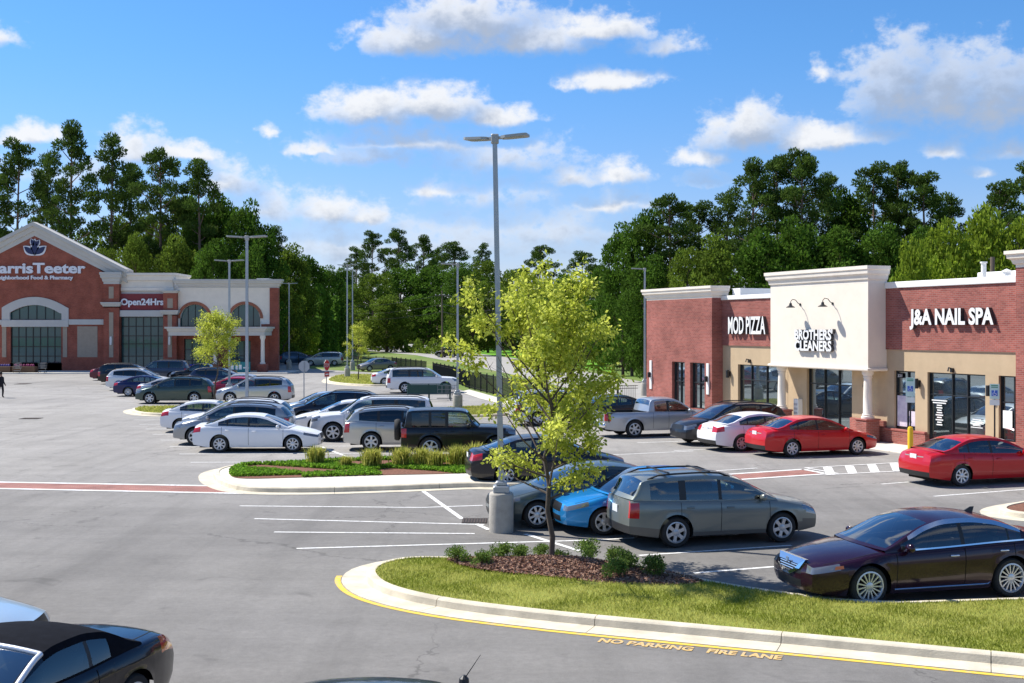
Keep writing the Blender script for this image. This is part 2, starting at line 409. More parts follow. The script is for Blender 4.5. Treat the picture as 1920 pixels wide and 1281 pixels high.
mb = MB(); mb.quad((-2500, -300, -.02), (2500, -300, -.02), (2500, 4000, -.02), (-2500, 4000, -.02))
ob('ground', mb, FARGRASS, kind='structure')
LOT = [(-160, -30), (60, -30), (60, 60), (20, 70), G(1215, 763), G(1060, 766), G(960, 752), G(880, 737), G(800, 708), G(700, 699), G(560, 690), (-24, 175), (-160, 175)]
ob('parking_lot', fill_poly(LOT, 0), ASPH, kind='structure')
ROADM = mat('road_asphalt', (.36, .345, .32), .9, var=.12, vscale=.3, spec=.2)
road = [G(1600, 800), G(1210, 762), G(1060, 727), G(950, 700), G(860, 681), G(780, 666), G(700, 659), G(560, 656), G(300, 655), G(300, 643), G(560, 642), G(690, 641), G(770, 644), G(860, 656), G(950, 669), G(1060, 690), G(1250, 724), G(1600, 755)]
ob('road', fill_poly(road, 0.0), ROADM, kind='structure')
ob('driveway', fill_poly([G(800, 652), G(850, 660), G(880, 640), G(850, 637), G(815, 641)], .004), mat('driveway_concrete', (.5, .47, .42), .9, var=.1, vscale=.3), kind='structure')
# far bright lawns beyond the road
LAWN = mat('lawn', (.13, .30, .03), .95, var=.25, vscale=.15, spec=.1)
ob('lawn', fill_poly([G(700, 638), G(790, 640), G(800, 631), G(712, 631)], .02), LAWN, kind='structure')
ob('lawn', fill_poly([G(818, 648), G(870, 660), G(1000, 676), G(1150, 700), G(1150, 655), G(880, 640)], .02), LAWN, kind='structure')

def stripe(name, pts, w, m, z=.006):
    mb = MB()
    P = [Vector(p) for p in pts]
    for i in range(len(P) - 1):
        d = (P[i + 1] - P[i]).normalized(); n = Vector((-d.y, d.x)) * w / 2
        mb.quad((*(P[i] - n), z), (*(P[i + 1] - n), z), (*(P[i + 1] + n), z), (*(P[i] + n), z))
    for f in range(len(mb.f)): pass
    return ob(name, mb, m, kind='structure')
SL = [((449, 949), (790, 952), (905, 948)), ((477, 973), (908, 984)), ((514, 998), (890, 1001)), ((556, 1029), (1120, 1013)), ((1100, 1014), (1190, 1009)), ((1198, 1042), (1484, 1023)), ((1301, 1075), (1452, 1063)), ((1290, 1008), (1384, 1003)),
      ((1653, 908), (1734, 902)), ((1751, 931), (2000, 912)), ((1150, 853), (1300, 846)), ((1330, 884), (1420, 878)), ((970, 945), (1010, 943))]
for s in SL: stripe('stall_line', [G(*p) for p in s], .105, WHITEP)
for s in [((794, 922), (867, 974)), ((893, 983), (917, 994)), ((985, 1002), (1088, 1034)), ((602, 838), (687, 871)), ((700, 877), (735, 893))]: stripe('stall_line', [G(*p) for p in s], .13, WHITEP, .010)
for k in range(8):
    y = 41.6 + 2.75 * k; x = -11.4 - (y - 41.6) * .427
    stripe('stall_line', [(x, y), (x + 10.6, y + .3)], .11, WHITEP)
for k in range(15):
    y = 71.0 + 2.75 * k; x = -22.9 - (y - 71) * .42
    stripe('stall_line', [(x, y), (x + 10.6, y + .3)], .11, WHITEP)
for k in range(4):
    y = 45.6 + 3.1 * k
    stripe('stall_line', [(6.3 - 1.1 * k, y), (10.4 - 1.1 * k, y + 1.4)], .11, WHITEP)
PAVER = brick_mat('brick_paver', (.36, .15, .12), (.28, .11, .09), (.34, .27, .24), axes='xy', bw=.21, bh=.105)
cw = [G(-260, 900), G(-260, 911), G(455, 926), G(415, 912)]
ob('crosswalk', fill_poly(cw, .005), PAVER, kind='structure')
stripe('crosswalk_line', [G(-260, 900), G(415, 912)], .22, WHITEP, .011); stripe('crosswalk_line', [G(-260, 911.5), G(458, 926)], .22, WHITEP, .011)
ob('crosswalk', fill_poly([G(1180, 903), G(1180, 913), G(1550, 888.5), G(1506, 881)], .005), PAVER, kind='structure')
stripe('crosswalk_line', [G(1180, 902.5), G(1506, 880.5), G(1550, 889), G(1180, 913.5)], .2, WHITEP, .011)
for a, b in [((1510, 878), (1700, 867)), ((1548, 891), (1705, 883))]: stripe('hatch_line', [G(*a), G(*b)], .12, WHITEP, .012)
for x in (1551, 1592, 1634, 1676): stripe('hatch_line', [G(x, 876 - (x - 1551) * .058), G(x + 7, 890.3 - (x - 1551) * .055)], .3, WHITEP, .009)
stripe('hatch_line', [G(1510, 878), G(1572, 889)], .14, WHITEP, .016)

def area(P): return sum(P[i - 1][0] * P[i][1] - P[i][0] * P[i - 1][1] for i in range(len(P))) / 2

def island(label_surface, P, fillmat, n=6, gutter=.45, seglen=3.0, top=.15):
    P = spline(P, n)
    if area(P) < 0: P = P[::-1]
    P = [p for i, p in enumerate(P) if (p - P[i - 1]).length > .01]
    inner = offset_poly(P, .19)
    root = ob('planting_island', fill_poly(inner, top - .02), fillmat, kind='structure')
    prof = [(-gutter, .0), (-gutter, .013), (-.03, .008), (0, .014), (.025, top - .03), (.05, top - .008), (.08, top), (.19, top), (.19, 0)]
    # resample outline into curb segments of equal length
    Q = P + [P[0]]; cum = [0]
    for i in range(len(P)): cum.append(cum[-1] + (Q[i + 1] - Q[i]).length)
    tot = cum[-1]; ns = max(4, round(tot / seglen))
    nor = [(P[(i + 1) % len(P)] - P[i - 1]).normalized() for i in range(len(P))]; nor = [Vector((-t.y, t.x)) for t in nor]; nor.append(nor[0])
    def at(s):
        s %= tot; i = max(0, min(int(np.searchsorted(cum, s, side='right')) - 1, len(P) - 1)); t = (s - cum[i]) / max(1e-6, cum[i + 1] - cum[i])
        return Q[i].lerp(Q[i + 1], t), nor[i].lerp(nor[i + 1], t).normalized()
    for k in range(ns):
        rs = []; a, b = tot * k / ns + .006, tot * (k + 1) / ns - .006; m = max(3, int((b - a) / .28))
        for j in range(m + 1):
            p, nn = at(a + (b - a) * j / m); rs.append([(*(p + nn * x), z) for x, z in prof])
        ob('curb_segment', MB().rings(rs), CONC, root, smooth=35)
    return root, P, inner

# near island with the young tree
near_pts = [(686, 1068), (691, 1082), (715, 1097), (770, 1113), (860, 1129), (1000, 1146), (1150, 1161), (1480, 1191), (1920, 1232), (2300, 1268)]
far_pts = [(2300, 1112), (1920, 1118), (1640, 1124), (1440, 1103), (1300, 1080), (1200, 1063), (1000, 1049), (840, 1042), (760, 1043), (705, 1054)]
I1, I1P, I1IN = island('near', [G(u, v, .15) for u, v in near_pts + far_pts], TURF)
def near_run(d):
    """outline of the near island shifted outward by d, the kerb side that faces the drive"""
    q = offset_poly(I1P, -d); n = len(q); k0 = min(range(n), key=lambda i: q[i].x + .25 * q[i].y); k0 = (k0 - 5) % n; out = []
    for j in range(n):
        p = q[(k0 + j) % n]; out.append(p)
        if p.x > 9.5: break
    return out
yl = near_run(.52)
stripe('fire_lane_line', yl, .11, YELP)

# middle island with walkway and planting bed
i2 = [(400, 888), (410, 898), (440, 909), (490, 914), (600, 914), (740, 910), (870, 905), (1010, 900), (1020, 852), (870, 853), (600, 862), (470, 868), (425, 873), (403, 880)]
I2, I2P, I2IN = island('middle', [G(u, v, .15) for u, v in i2], WALK)
bed2 = spline([G(u, v, .16) for u, v in [(432, 890), (436, 879), (470, 870), (600, 864), (870, 855), (1000, 854), (1000, 879), (870, 886), (700, 890), (560, 894), (460, 896)]], 4)
if area(bed2) < 0: bed2 = bed2[::-1]
ob('mulch_bed', fill_poly(bed2, .145), MULCH, kind='structure')

i3 = [(246, 767), (266, 773), (330, 775), (480, 772), (480, 757), (330, 761), (266, 762)]
I3, I3P, I3IN = island('far', [G(u, v, .15) for u, v in i3], TURF, n=3)
i4 = [(268, 783), (300, 786), (480, 785), (480, 778), (300, 779)]
i5 = [(612, 712), (640, 718), (700, 721), (760, 719), (790, 712), (720, 703), (640, 702)]
I5, I5P, I5IN = island('rear', [G(u, v, .15) for u, v in i5], TURF, n=3)
i6 = [(780, 772), (830, 777), (900, 778), (960, 772), (930, 762), (840, 764)]
I6, I6P, I6IN = island('lamp', [G(u, v, .15) for u, v in i6], TURF, n=3)
i7 = [(1872, 950), (1890, 958), (1960, 964), (2100, 962), (2100, 930), (1960, 934), (1895, 942)]
I7, I7P, I7IN = island('right', [G(u, v, .15) for u, v in i7], MULCH, n=4)
# walk along the fence, kerb of the rear lot
ob('sidewalk', fill_poly([G(862, 735), G(900, 748), G(960, 763), G(1030, 780), G(1090, 783), G(1090, 775), G(1000, 762), G(930, 745), G(880, 731)], .02), WALK, kind='structure')

# lettering of the fire lane
def text_mesh(txt, size, extrude=0., bold=0., sx=1., space=1.):
    cu = bpy.data.curves.new('t', 'FONT'); cu.body = txt; cu.size = size; cu.extrude = extrude; cu.offset = bold; cu.space_character = space; cu.resolution_u = 3
    o = bpy.data.objects.new('t', cu); C.objects.link(o); bpy.context.view_layer.update()
    me = bpy.data.meshes.new_from_object(o.evaluated_get(bpy.context.evaluated_depsgraph_get()))
    bpy.data.objects.remove(o); bpy.data.curves.remove(cu)
    n = len(me.vertices); co = np.empty(n * 3, 'f'); me.vertices.foreach_get('co', co); co = co.reshape(-1, 3); co[:, 0] *= sx
    me.vertices.foreach_set('co', co.reshape(-1)); me.update(); return me

def letters(root, txt, size, m, extrude=.05, bold=0., sx=1., space=1., w=None, z0=0., x0=0., fn=None, nm='letter'):
    """raised letters, each a part of the sign; local x along the sign, z up, y towards the wall"""
    x = x0; objs = []
    full = text_mesh(txt, size, extrude, bold, 1., space)
    co = np.empty(len(full.vertices) * 3, 'f'); full.vertices.foreach_get('co', co); co = co.reshape(-1, 3)
    if w: sx = w / (co[:, 0].max() - co[:, 0].min())
    xm = co[:, 0].min()
    co[:, 0] = (co[:, 0] - xm) * sx
    # islands by union-find, merged where they overlap in x (dot of an i)
    n = len(co); par = list(range(n))
    def fd(i):
        while par[i] != i: par[i] = par[par[i]]; i = par[i]
        return i
    for e in full.edges:
        a, b = fd(e.vertices[0]), fd(e.vertices[1])
        if a != b: par[a] = b
    rootid = np.array([fd(i) for i in range(n)]); ids = np.unique(rootid)
    spans = sorted((co[rootid == i, 0].min(), co[rootid == i, 0].max(), i) for i in ids); groups = []
    for a, b, i in spans:
        if groups and a < groups[-1][1] - .3 * min(b - a, groups[-1][1] - groups[-1][0]): groups[-1][1] = max(b, groups[-1][1]); groups[-1][2].append(i)
        else: groups.append([a, b, [i]])
    for a, b, idl in groups:
        sel = np.isin(rootid, idl); mapv = -np.ones(n, int); mapv[sel] = np.arange(sel.sum())
        V = [(float(c[0]) + x0, -float(c[2]), float(c[1]) + z0) for c in co[sel]]
        if fn: V = [fn(*p) for p in V]
        F = [tuple(int(mapv[i]) for i in p.vertices) for p in full.polygons if sel[p.vertices[0]]]
        me = bpy.data.meshes.new(nm); me.from_pydata(V, [], F); me.update()
        objs.append(ob(nm, me, m, root))
    bpy.data.meshes.remove(full)
    return objs

fl = empty('fire_lane_lettering'); fl['label'] = 'faded yellow no parking fire lane lettering painted on the asphalt beside the kerb'; fl['category'] = 'lettering'
tl_ = near_run(.64); p0 = min(tl_, key=lambda p: abs(p.x / p.y * FPX + CX - 1120)); p1 = min(tl_, key=lambda p: abs(p.x / p.y * FPX + CX - 1478)); dd = p1 - p0; ang = atan2(dd.y, dd.x)
fl.location = (*p0, 0); fl.rotation_euler = (0, 0, ang)
letters(fl, 'NO PARKING   FIRE LANE', .30, YELFADE, extrude=0.0, bold=.012, w=dd.length, fn=lambda x, y, z: (x, z - .22, .008))
# drain grates
GRATE = mat('iron', (.10, .075, .06), .7, metal=.6, var=.3, vscale=8)
def grate(u, v, w, d, label):
    r = empty('drain_grate', (*G(u, v), .006)); r['label'] = label; r['category'] = 'drain'
    f = MB(); f.box(-w / 2, w / 2, -d / 2, d / 2, -.03, .004); ob('frame', f, mat('iron_dark', (.03, .027, .025), .8), r)
    for k in range(9): b = MB(); x = -w / 2 + w * (k + .5) / 9; b.box(x - w * .03, x + w * .03, -d / 2 + .02, d / 2 - .02, .004, .014); ob('bar', b, GRATE, r)
grate(890, 977, .62, .75, 'rusty iron drain grate set in the asphalt left of the concrete lamp base')
grate(58, 785, 1.0, .8, 'nearer of two iron drain grates in the left driving aisle')
grate(43, 720, 1.0, 1.4, 'farther of two iron drain grates in the left driving aisle')
# manhole-like patches stay in the asphalt material

# ================================================================ cars
def glass_mat(name, tint, refl=.10):
    m = bpy.data.materials.new(name); m.use_nodes = True
    N, K = m.node_tree.nodes, m.node_tree.links; N.remove(N['Principled BSDF']); o = N['Material Output']
    t = N.new('ShaderNodeBsdfTransparent'); t.inputs[0].default_value = (*tint, 1)
    g = N.new('ShaderNodeBsdfGlossy'); g.inputs['Roughness'].default_value = .015; g.inputs[0].default_value = (.95, .98, 1, 1)
    f = N.new('ShaderNodeFresnel'); f.inputs[0].default_value = 1.62
    a = N.new('ShaderNodeMath'); a.operation = 'MULTIPLY_ADD'; K.new(f.outputs[0], a.inputs[0]); a.inputs[1].default_value = 1.15; a.inputs[2].default_value = refl - .05; a.use_clamp = True
    mx = N.new('ShaderNodeMixShader'); K.new(a.outputs[0], mx.inputs[0]); K.new(t.outputs[0], mx.inputs[1]); K.new(g.outputs[0], mx.inputs[2]); K.new(mx.outputs[0], o.inputs[0])
    return m
WSHIELD = glass_mat('windshield_glass', (.46, .54, .53), .24)
SIDEGL = glass_mat('side_glass', (.42, .50, .48), .10)
TINTGL = glass_mat('tinted_glass', (.05, .06, .065), .06)
def paint(name, col, metal=.25, rough=.33):
    if name in MATS: return MATS[name]
    m = mat(name, col, rough, metal=metal, coat=.55, spec=.35)
    N, K = m.node_tree.nodes, m.node_tree.links; b = N['Principled BSDF']; o = N['Material Output']
    # inside of the body shell is dark trim
    ge = N.new('ShaderNodeNewGeometry'); tr = N.new('ShaderNodeBsdfDiffuse'); tr.inputs[0].default_value = (.03, .03, .032, 1); mx = N.new('ShaderNodeMixShader')
    K.new(ge.outputs['Backfacing'], mx.inputs[0]); K.new(b.outputs[0], mx.inputs[1]); K.new(tr.outputs[0], mx.inputs[2]); K.new(mx.outputs[0], o.inputs[0])
    # thin road dust on the lower panels
    tc = N.new('ShaderNodeTexCoord'); sp = N.new('ShaderNodeSeparateXYZ'); K.new(tc.outputs['Object'], sp.inputs[0])
    r = N.new('ShaderNodeMapRange'); K.new(sp.outputs[2], r.inputs[0]); r.inputs[1].default_value = .15; r.inputs[2].default_value = .75; r.inputs[3].default_value = .07; r.inputs[4].default_value = 0
    n = N.new('ShaderNodeTexNoise'); n.inputs['Scale'].default_value = 5; n.inputs['Detail'].default_value = 6; K.new(tc.outputs['Object'], n.inputs['Vector'])
    mu = N.new('ShaderNodeMath'); mu.operation = 'MULTIPLY'; K.new(r.outputs[0], mu.inputs[0]); K.new(n.outputs[0], mu.inputs[1])
    mc = N.new('ShaderNodeMix'); mc.data_type = 'RGBA'; K.new(mu.outputs[0], mc.inputs[0]); mc.inputs[6].default_value = (*lin(col), 1); mc.inputs[7].default_value = (.25, .23, .20, 1); K.new(mc.outputs[2], b.inputs['Base Color'])
    return m
BLACKTR = mat('black_trim', (.018, .018, .019), .45)
TYRE = mat('tyre_rubber', (.022, .022, .022), .85, var=.2, vscale=20)
WELL = mat('wheel_well', (.006, .006, .006), .95)
ALLOY = mat('alloy', (.60, .61, .63), .32, metal=.55)
HUBCAP = mat('hubcap', (.55, .56, .57), .38, metal=.55)
CHROME = mat('chrome', (.85, .86, .88), .12, metal=1.)
HEADL = mat('headlight_glass', (.20, .22, .25), .06, metal=.5, coat=1.)
TAILL = mat('taillight_red', (.50, .012, .015), .15, coat=1.)
AMBER = mat('amber_lens', (.75, .18, .02), .15, coat=1.)
PLATE = mat('license_plate', (.72, .74, .76), .5, var=.15, vscale=30)
SEATM = mat('seat_cloth', (.16, .15, .14), .9)
SEATT = mat('seat_tan', (.30, .25, .19), .9)
SOFTTOP = mat('soft_top_cloth', (.008, .009, .013), .95, spec=.08, var=.25, vscale=9)
GRILLEM = mat('grille_black', (.012, .012, .013), .4)

ARC = [x * pi / 14 for x in range(15)]
CARS = {
 'sedan': dict(L=4.8, W=1.82, wb=2.775, fo=.96, R=.325, cl=.2, tum=.42,
   top=[(1.12, .955), (1.5, 1.16), (2.02, 1.385), (2.4, 1.455), (2.8, 1.47), (3.3, 1.43), (3.62, 1.34), (4.0, 1.185), (4.32, 1.075)],
   belt=[(0, .655), (.5, .755), (1.12, .90), (2.4, .935), (3.6, .985), (4.3, 1.00), (4.8, .93)], hood=[(0, .70), (.25, .80), (.7, .895), (1.2, .965), (2, .97), (3.8, 1.03), (4.3, 1.075), (4.62, 1.075), (4.8, 1.0)],
   ws=(1.16, 2.08), bl=(3.56, 4.26), wins=[(1.42, 2.60), (2.68, 3.42), (3.48, 3.80)], doors=[(1.32, 2.64), (2.64, 3.66)], lf=1., lr=1.),
 'compact': dict(L=4.4, W=1.72, wb=2.615, fo=.86, R=.315, cl=.19, tum=.40,
   top=[(.98, .95), (1.4, 1.2), (1.85, 1.40), (2.2, 1.455), (2.6, 1.46), (3.1, 1.41), (3.4, 1.32), (3.75, 1.16), (3.98, 1.06)],
   belt=[(0, .66), (.45, .77), (.98, .89), (2.2, .92), (3.4, .97), (4.0, .98), (4.4, .92)], hood=[(0, .71), (.25, .82), (.6, .895), (1.05, .955), (2, .95), (3.6, 1.02), (4.0, 1.06), (4.25, 1.05), (4.4, .98)],
   ws=(1.03, 1.90), bl=(3.34, 3.93), wins=[(1.3, 2.42), (2.50, 3.2), (3.25, 3.5)], doors=[(1.2, 2.46), (2.46, 3.4)], lf=1., lr=1.),
 'luxury': dict(L=4.92, W=1.85, wb=2.80, fo=.98, R=.345, cl=.19, tum=.44,
   top=[(1.30, .945), (1.72, 1.16), (2.2, 1.365), (2.6, 1.445), (3.0, 1.455), (3.5, 1.405), (3.85, 1.30), (4.2, 1.15), (4.46, 1.065)],
   belt=[(0, .66), (.5, .75), (1.3, .885), (2.5, .925), (3.7, .975), (4.4, .99), (4.92, .92)], hood=[(0, .72), (.25, .80), (.7, .885), (1.38, .955), (2, .97), (3.9, 1.03), (4.45, 1.065), (4.75, 1.06), (4.92, .99)],
   ws=(1.35, 2.26), bl=(3.78, 4.40), wins=[(1.62, 2.80), (2.88, 3.74), (3.78, 4.02)], doors=[(1.50, 2.84), (2.84, 3.84)], lf=1., lr=1., chrome=1, spokes=15),
 'wagon': dict(L=4.49, W=1.74, wb=2.525, fo=.93, R=.335, cl=.235, tum=.24,
   top=[(1.05, .99), (1.45, 1.22), (1.92, 1.47), (2.25, 1.545), (2.8, 1.575), (3.5, 1.56), (4.0, 1.52), (4.18, 1.47), (4.30, 1.25), (4.40, 1.06)],
   belt=[(0, .72), (.5, .84), (1.05, .945), (2.2, .97), (3.4, 1.0), (4.2, 1.03), (4.49, 1.02)], hood=[(0, .76), (.25, .88), (.6, .945), (1.1, 1.0), (2, 1.0), (4.2, 1.05), (4.49, 1.05)],
   ws=(1.09, 1.98), bl=(4.15, 4.37), wins=[(1.34, 2.36), (2.44, 3.20), (3.36, 4.02)], doors=[(1.24, 2.40), (2.40, 3.34)], lf=.8, lr=.3, rails=1, cladding=.55, spokes=6, suvlamp=1),
 'crossover': dict(L=4.75, W=1.87, wb=2.76, fo=.93, R=.365, cl=.25, tum=.30,
   top=[(1.02, 1.08), (1.45, 1.34), (1.95, 1.60), (2.35, 1.68), (2.9, 1.70), (3.6, 1.67), (4.15, 1.60), (4.38, 1.50), (4.55, 1.28), (4.64, 1.14)],
   belt=[(0, .80), (.5, .92), (1.02, 1.03), (2.2, 1.06), (3.4, 1.11), (4.3, 1.16), (4.75, 1.10)], hood=[(0, .84), (.25, .96), (.6, 1.035), (1.08, 1.09), (2, 1.08), (4.3, 1.16), (4.75, 1.13)],
   ws=(1.06, 2.02), bl=(4.32, 4.60), wins=[(1.36, 2.44), (2.52, 3.36), (3.46, 4.16)], doors=[(1.24, 2.48), (2.48, 3.50)], lf=.7, lr=.5, rails=1, tint=1, suvlamp=1),
 'bigsuv': dict(L=5.2, W=2.0, wb=2.95, fo=.95, R=.40, cl=.30, tum=.17,
   top=[(1.25, 1.19), (1.6, 1.45), (2.02, 1.76), (2.4, 1.85), (3.0, 1.88), (4.0, 1.87), (4.8, 1.82), (4.97, 1.72), (5.05, 1.45), (5.12, 1.16)],
   belt=[(0, 1.0), (.4, 1.09), (1.25, 1.15), (2.4, 1.16), (4.2, 1.17), (5.2, 1.15)], hood=[(0, 1.03), (.25, 1.13), (.6, 1.17), (1.3, 1.2), (2, 1.18), (4.9, 1.18), (5.2, 1.17)],
   ws=(1.29, 2.08), bl=(4.94, 5.09), wins=[(1.52, 2.56), (2.66, 3.50), (3.66, 4.82)], doors=[(1.42, 2.60), (2.60, 3.62)], lf=.45, lr=.25, rails=1, tint=1, suvlamp=1),
 'minivan': dict(L=5.05, W=1.97, wb=3.0, fo=.98, R=.345, cl=.22, tum=.24,
   top=[(.85, 1.02), (1.4, 1.36), (1.95, 1.64), (2.35, 1.72), (3.0, 1.75), (4.2, 1.73), (4.68, 1.66), (4.86, 1.5), (4.96, 1.15)],
   belt=[(0, .76), (.4, .90), (.85, .98), (2.2, 1.04), (4.2, 1.09), (5.05, 1.08)], hood=[(0, .80), (.25, .93), (.5, .985), (.92, 1.04), (2, 1.06), (4.8, 1.1), (5.05, 1.1)],
   ws=(.90, 2.02), bl=(4.66, 4.92), wins=[(1.26, 2.36), (2.46, 3.54), (3.64, 4.62)], doors=[(1.14, 2.40), (2.40, 3.60)], lf=.9, lr=.35, tint=1, rails=1, suvlamp=1),
 'pickup': dict(L=5.45, W=1.86, wb=3.2, fo=.92, R=.375, cl=.30, tum=.20,
   top=[(1.20, 1.10), (1.55, 1.36), (1.95, 1.60), (2.25, 1.69), (2.7, 1.71), (3.2, 1.67), (3.32, 1.60), (3.40, 1.35), (3.44, 1.12)],
   belt=[(0, .93), (.4, 1.01), (1.2, 1.06), (2.2, 1.07), (3.4, 1.09), (5.45, 1.10)], hood=[(0, .96), (.25, 1.04), (.6, 1.08), (1.25, 1.11), (2, 1.1), (3.4, 1.11), (5.45, 1.11)],
   ws=(1.24, 2.0), bl=(3.30, 3.42), wins=[(1.46, 2.46), (2.58, 3.16)], doors=[(1.36, 2.50), (2.50, 3.24)], lf=.5, lr=.1, bed=(3.52, 5.32), suvlamp=1),
 'jeep': dict(L=4.2, W=1.80, wb=2.42, fo=.72, R=.40, cl=.36, tum=.10,
   top=[(1.42, 1.18), (1.6, 1.4), (1.82, 1.74), (2.1, 1.80), (3.0, 1.82), (3.85, 1.79), (3.98, 1.7), (4.04, 1.4), (4.08, 1.17)],
   belt=[(0, 1.02), (.3, 1.08), (1.42, 1.13), (4.2, 1.13)], hood=[(0, 1.05), (.25, 1.14), (1.42, 1.19), (2, 1.15), (4.2, 1.15)],
   ws=(1.46, 1.84), bl=(3.94, 4.06), wins=[(1.66, 2.48), (2.60, 3.10), (3.2, 3.82)], doors=[(1.60, 2.54), (2.54, 3.14)], lf=.1, lr=.05, tint=1, suvlamp=1, spare=1, box=1),
 'convertible': dict(L=4.3, W=1.76, wb=2.5, fo=.86, R=.325, cl=.18, tum=.40,
   top=[(1.28, .93), (1.6, 1.11), (1.98, 1.28), (2.25, 1.325), (2.6, 1.335), (2.95, 1.29), (3.2, 1.19), (3.42, 1.06), (3.56, .99)],
   belt=[(0, .64), (.5, .75), (1.28, .875), (2.4, .89), (3.4, .94), (4.0, .95), (4.3, .88)], hood=[(0, .68), (.25, .78), (.7, .87), (1.34, .94), (2, .95), (3.3, .98), (3.6, .995), (4.1, .985), (4.3, .92)],
   ws=(1.32, 1.98), bl=(3.0, 3.3), wins=[(1.56, 2.62), (2.68, 3.0)], doors=[(1.36, 2.70)], lf=1., lr=1.1, soft=1),
}
TL = [1, .92, .78, .6, .4, .2, 0]

def car_parts(kind):
    """mesh data of every part of one kind of car: list of (name, mesh, material key, parent index)"""
    T = CARS[kind]; L, W, wb, fo, Rw, cl = (T[k] for k in ('L', 'W', 'wb', 'fo', 'R', 'cl'))
    top, belt, hood = pchip(*zip(*T['top'])), pchip(*zip(*T['belt'])), pchip(*zip(*T['hood']))
    g0, g1 = T['top'][0][0], T['top'][-1][0]; hmax = max(z for _, z in T['top']); ax = (fo, fo + wb); Ra = Rw * 1.17
    box = T.get('box', 0); suv = T.get('suvlamp', 0)
    X = lambda x: fo + wb / 2 - x
    st = set(round(v, 4) for v in np.arange(0, L + .001, L / 44))
    for d in T['doors'] + T['wins'] + [T['ws'], T['bl'], (g0, g1)] + ([T['bed']] if 'bed' in T else []): st.update(round(v, 4) for v in d)
    st.update((.03, .08, .14, .3, .42, L - .03, L - .08, L - .14, L - .3))
    for c in ax:
        st = {s for s in st if not (Ra - .03 < abs(s - c) < Ra + .03)}
        for t in ARC: st.add(round(c + Ra * cos(t), 4))
        st.update((round(c + Ra + .006, 4), round(c - Ra - .006, 4)))
    st = sorted(s for s in st if 0 <= s <= L); st[-1] = L
    ss = [st[0]]
    for s in st[1:]:
        if s - ss[-1] > .004: ss.append(s)
    st = ss
    ef, er = (.10, .08) if box else (.24, .16)
    def plan(x):
        f = 1 - ef * max(0, 1 - x / .95)**2.4 - er * max(0, 1 - (L - x) / .9)**2.4
        return W / 2 * f
    def zbot(x):
        z = cl + .05 * max(0, 1 - x / .5) + .09 * max(0, 1 - (L - x) / .6)
        for c in ax:
            if abs(x - c) <= Ra + .001: z = max(z, Rw + sqrt(max(0, Ra * Ra - (x - c)**2)))
        return z
    def yside(x, z):
        B = belt(x); t = (z - .18) / (B - .18)
        p = 1 - .085 * max(0, 1 - t / .62)**2 if t < .62 else 1 - .045 * ((t - .62) / .38)**2
        p += .010 * math.exp(-((t - .80) / .06)**2) - .008 * math.exp(-((t - .45) / .12)**2)
        for c in ax: p += .014 * max(0, 1 - (abs(sqrt((x - c)**2 + (z - Rw)**2) - Ra)) / .07) if z > Rw * .6 else 0
        return plan(x) * p
    def lean(x, z):
        wf, wr = max(0, 1 - x / .55)**2, max(0, 1 - (L - x) / .5)**2
        return T['lf'] * wf * (.42 * max(0, z - .56) + .3 * max(0, .36 - z)) - T['lr'] * wr * (.34 * max(0, z - .66) + .3 * max(0, .42 - z))
    def bulge(x, t): return -(.10 if not box else .03) * (1 - t * t) * max(0, 1 - x / .4)**1.5 + (.07 if not box else .02) * (1 - t * t) * max(0, 1 - (L - x) / .4)**1.5
    NK = 10
    def ring(x):
        B = belt(x); zb = zbot(x); S = B - .10; out = []
        for k in range(8): z = zb + (S - zb) * k / 7; out.append((x + lean(x, z), yside(x, z), z))
        z = B - .035; out.append((x + lean(x, z), yside(x, z) - .004, z))
        z = B; yb = yside(x, B) - .028; out.append((x + lean(x, z), yb, z))
        H = hood(x)
        for t in TL[1:]:
            z = B + (H - B) * (1 - t**2.6); out.append((x + lean(x, z) + bulge(x, t), yb * t, z))
        return out
    rg = [ring(x) for x in st]
    P = {}
    def face(name, pts, flip):
        a = P.setdefault(name, MB()); pts = [(X(p[0]), p[1], p[2]) for p in pts]
        a.add(pts[::-1] if not flip else pts, [tuple(range(len(pts)))])
    def both(name, pts, per_side=False):
        face(name + ('|L' if per_side else ''), pts, True); face(name + ('|R' if per_side else ''), [(x, -y, z) for x, y, z in pts], False)
    hl = .50 if not suv else .40; tl = .36 if not suv else .22
    for i in range(len(st) - 1):
        xm = (st[i] + st[i + 1]) / 2
        for k in range(len(rg[0]) - 1):
            if k >= 9:
                if g0 + .10 < xm < g1 - .06: continue
                if 'bed' in T and T['bed'][0] < xm < T['bed'][1] and k >= 10: continue
            q = [rg[i][k], rg[i + 1][k], rg[i + 1][k + 1], rg[i][k + 1]]; nm = 'body'; ps = False
            if k in ((7, 8) if not suv else (6, 7, 8)) and xm < hl * (.8 if k == 6 else 1): nm, ps = 'headlight', True
            elif (k in (6, 7, 8) if not suv else k in (4, 5, 6, 7)) and xm > L - tl: nm, ps = 'taillight', True
            elif k <= 8 and k >= 1:
                for d, (a, b) in enumerate(T['doors']):
                    if a < xm < b and min(p[2] for p in q) >= cl - .01 and not any(abs(xm - c) < Ra + .02 for c in ax): nm, ps = f'door{d}', True
            if k >= 10 and .16 < xm < g0 + .10 and nm == 'body': nm = 'hood'
            if T.get('cladding') and nm in ('body',) and k < 8 and max(p[2] for p in q) < T['cladding'] * .95 and not 0 <= k - 9: nm, ps = 'cladding%d' % sum(xm > c_ for c_ in ax), True
            both(nm, q, ps)
    # front and rear faces
    cols = [1] + TL[1:]; cs = cols + [-c for c in cols[-2::-1]]
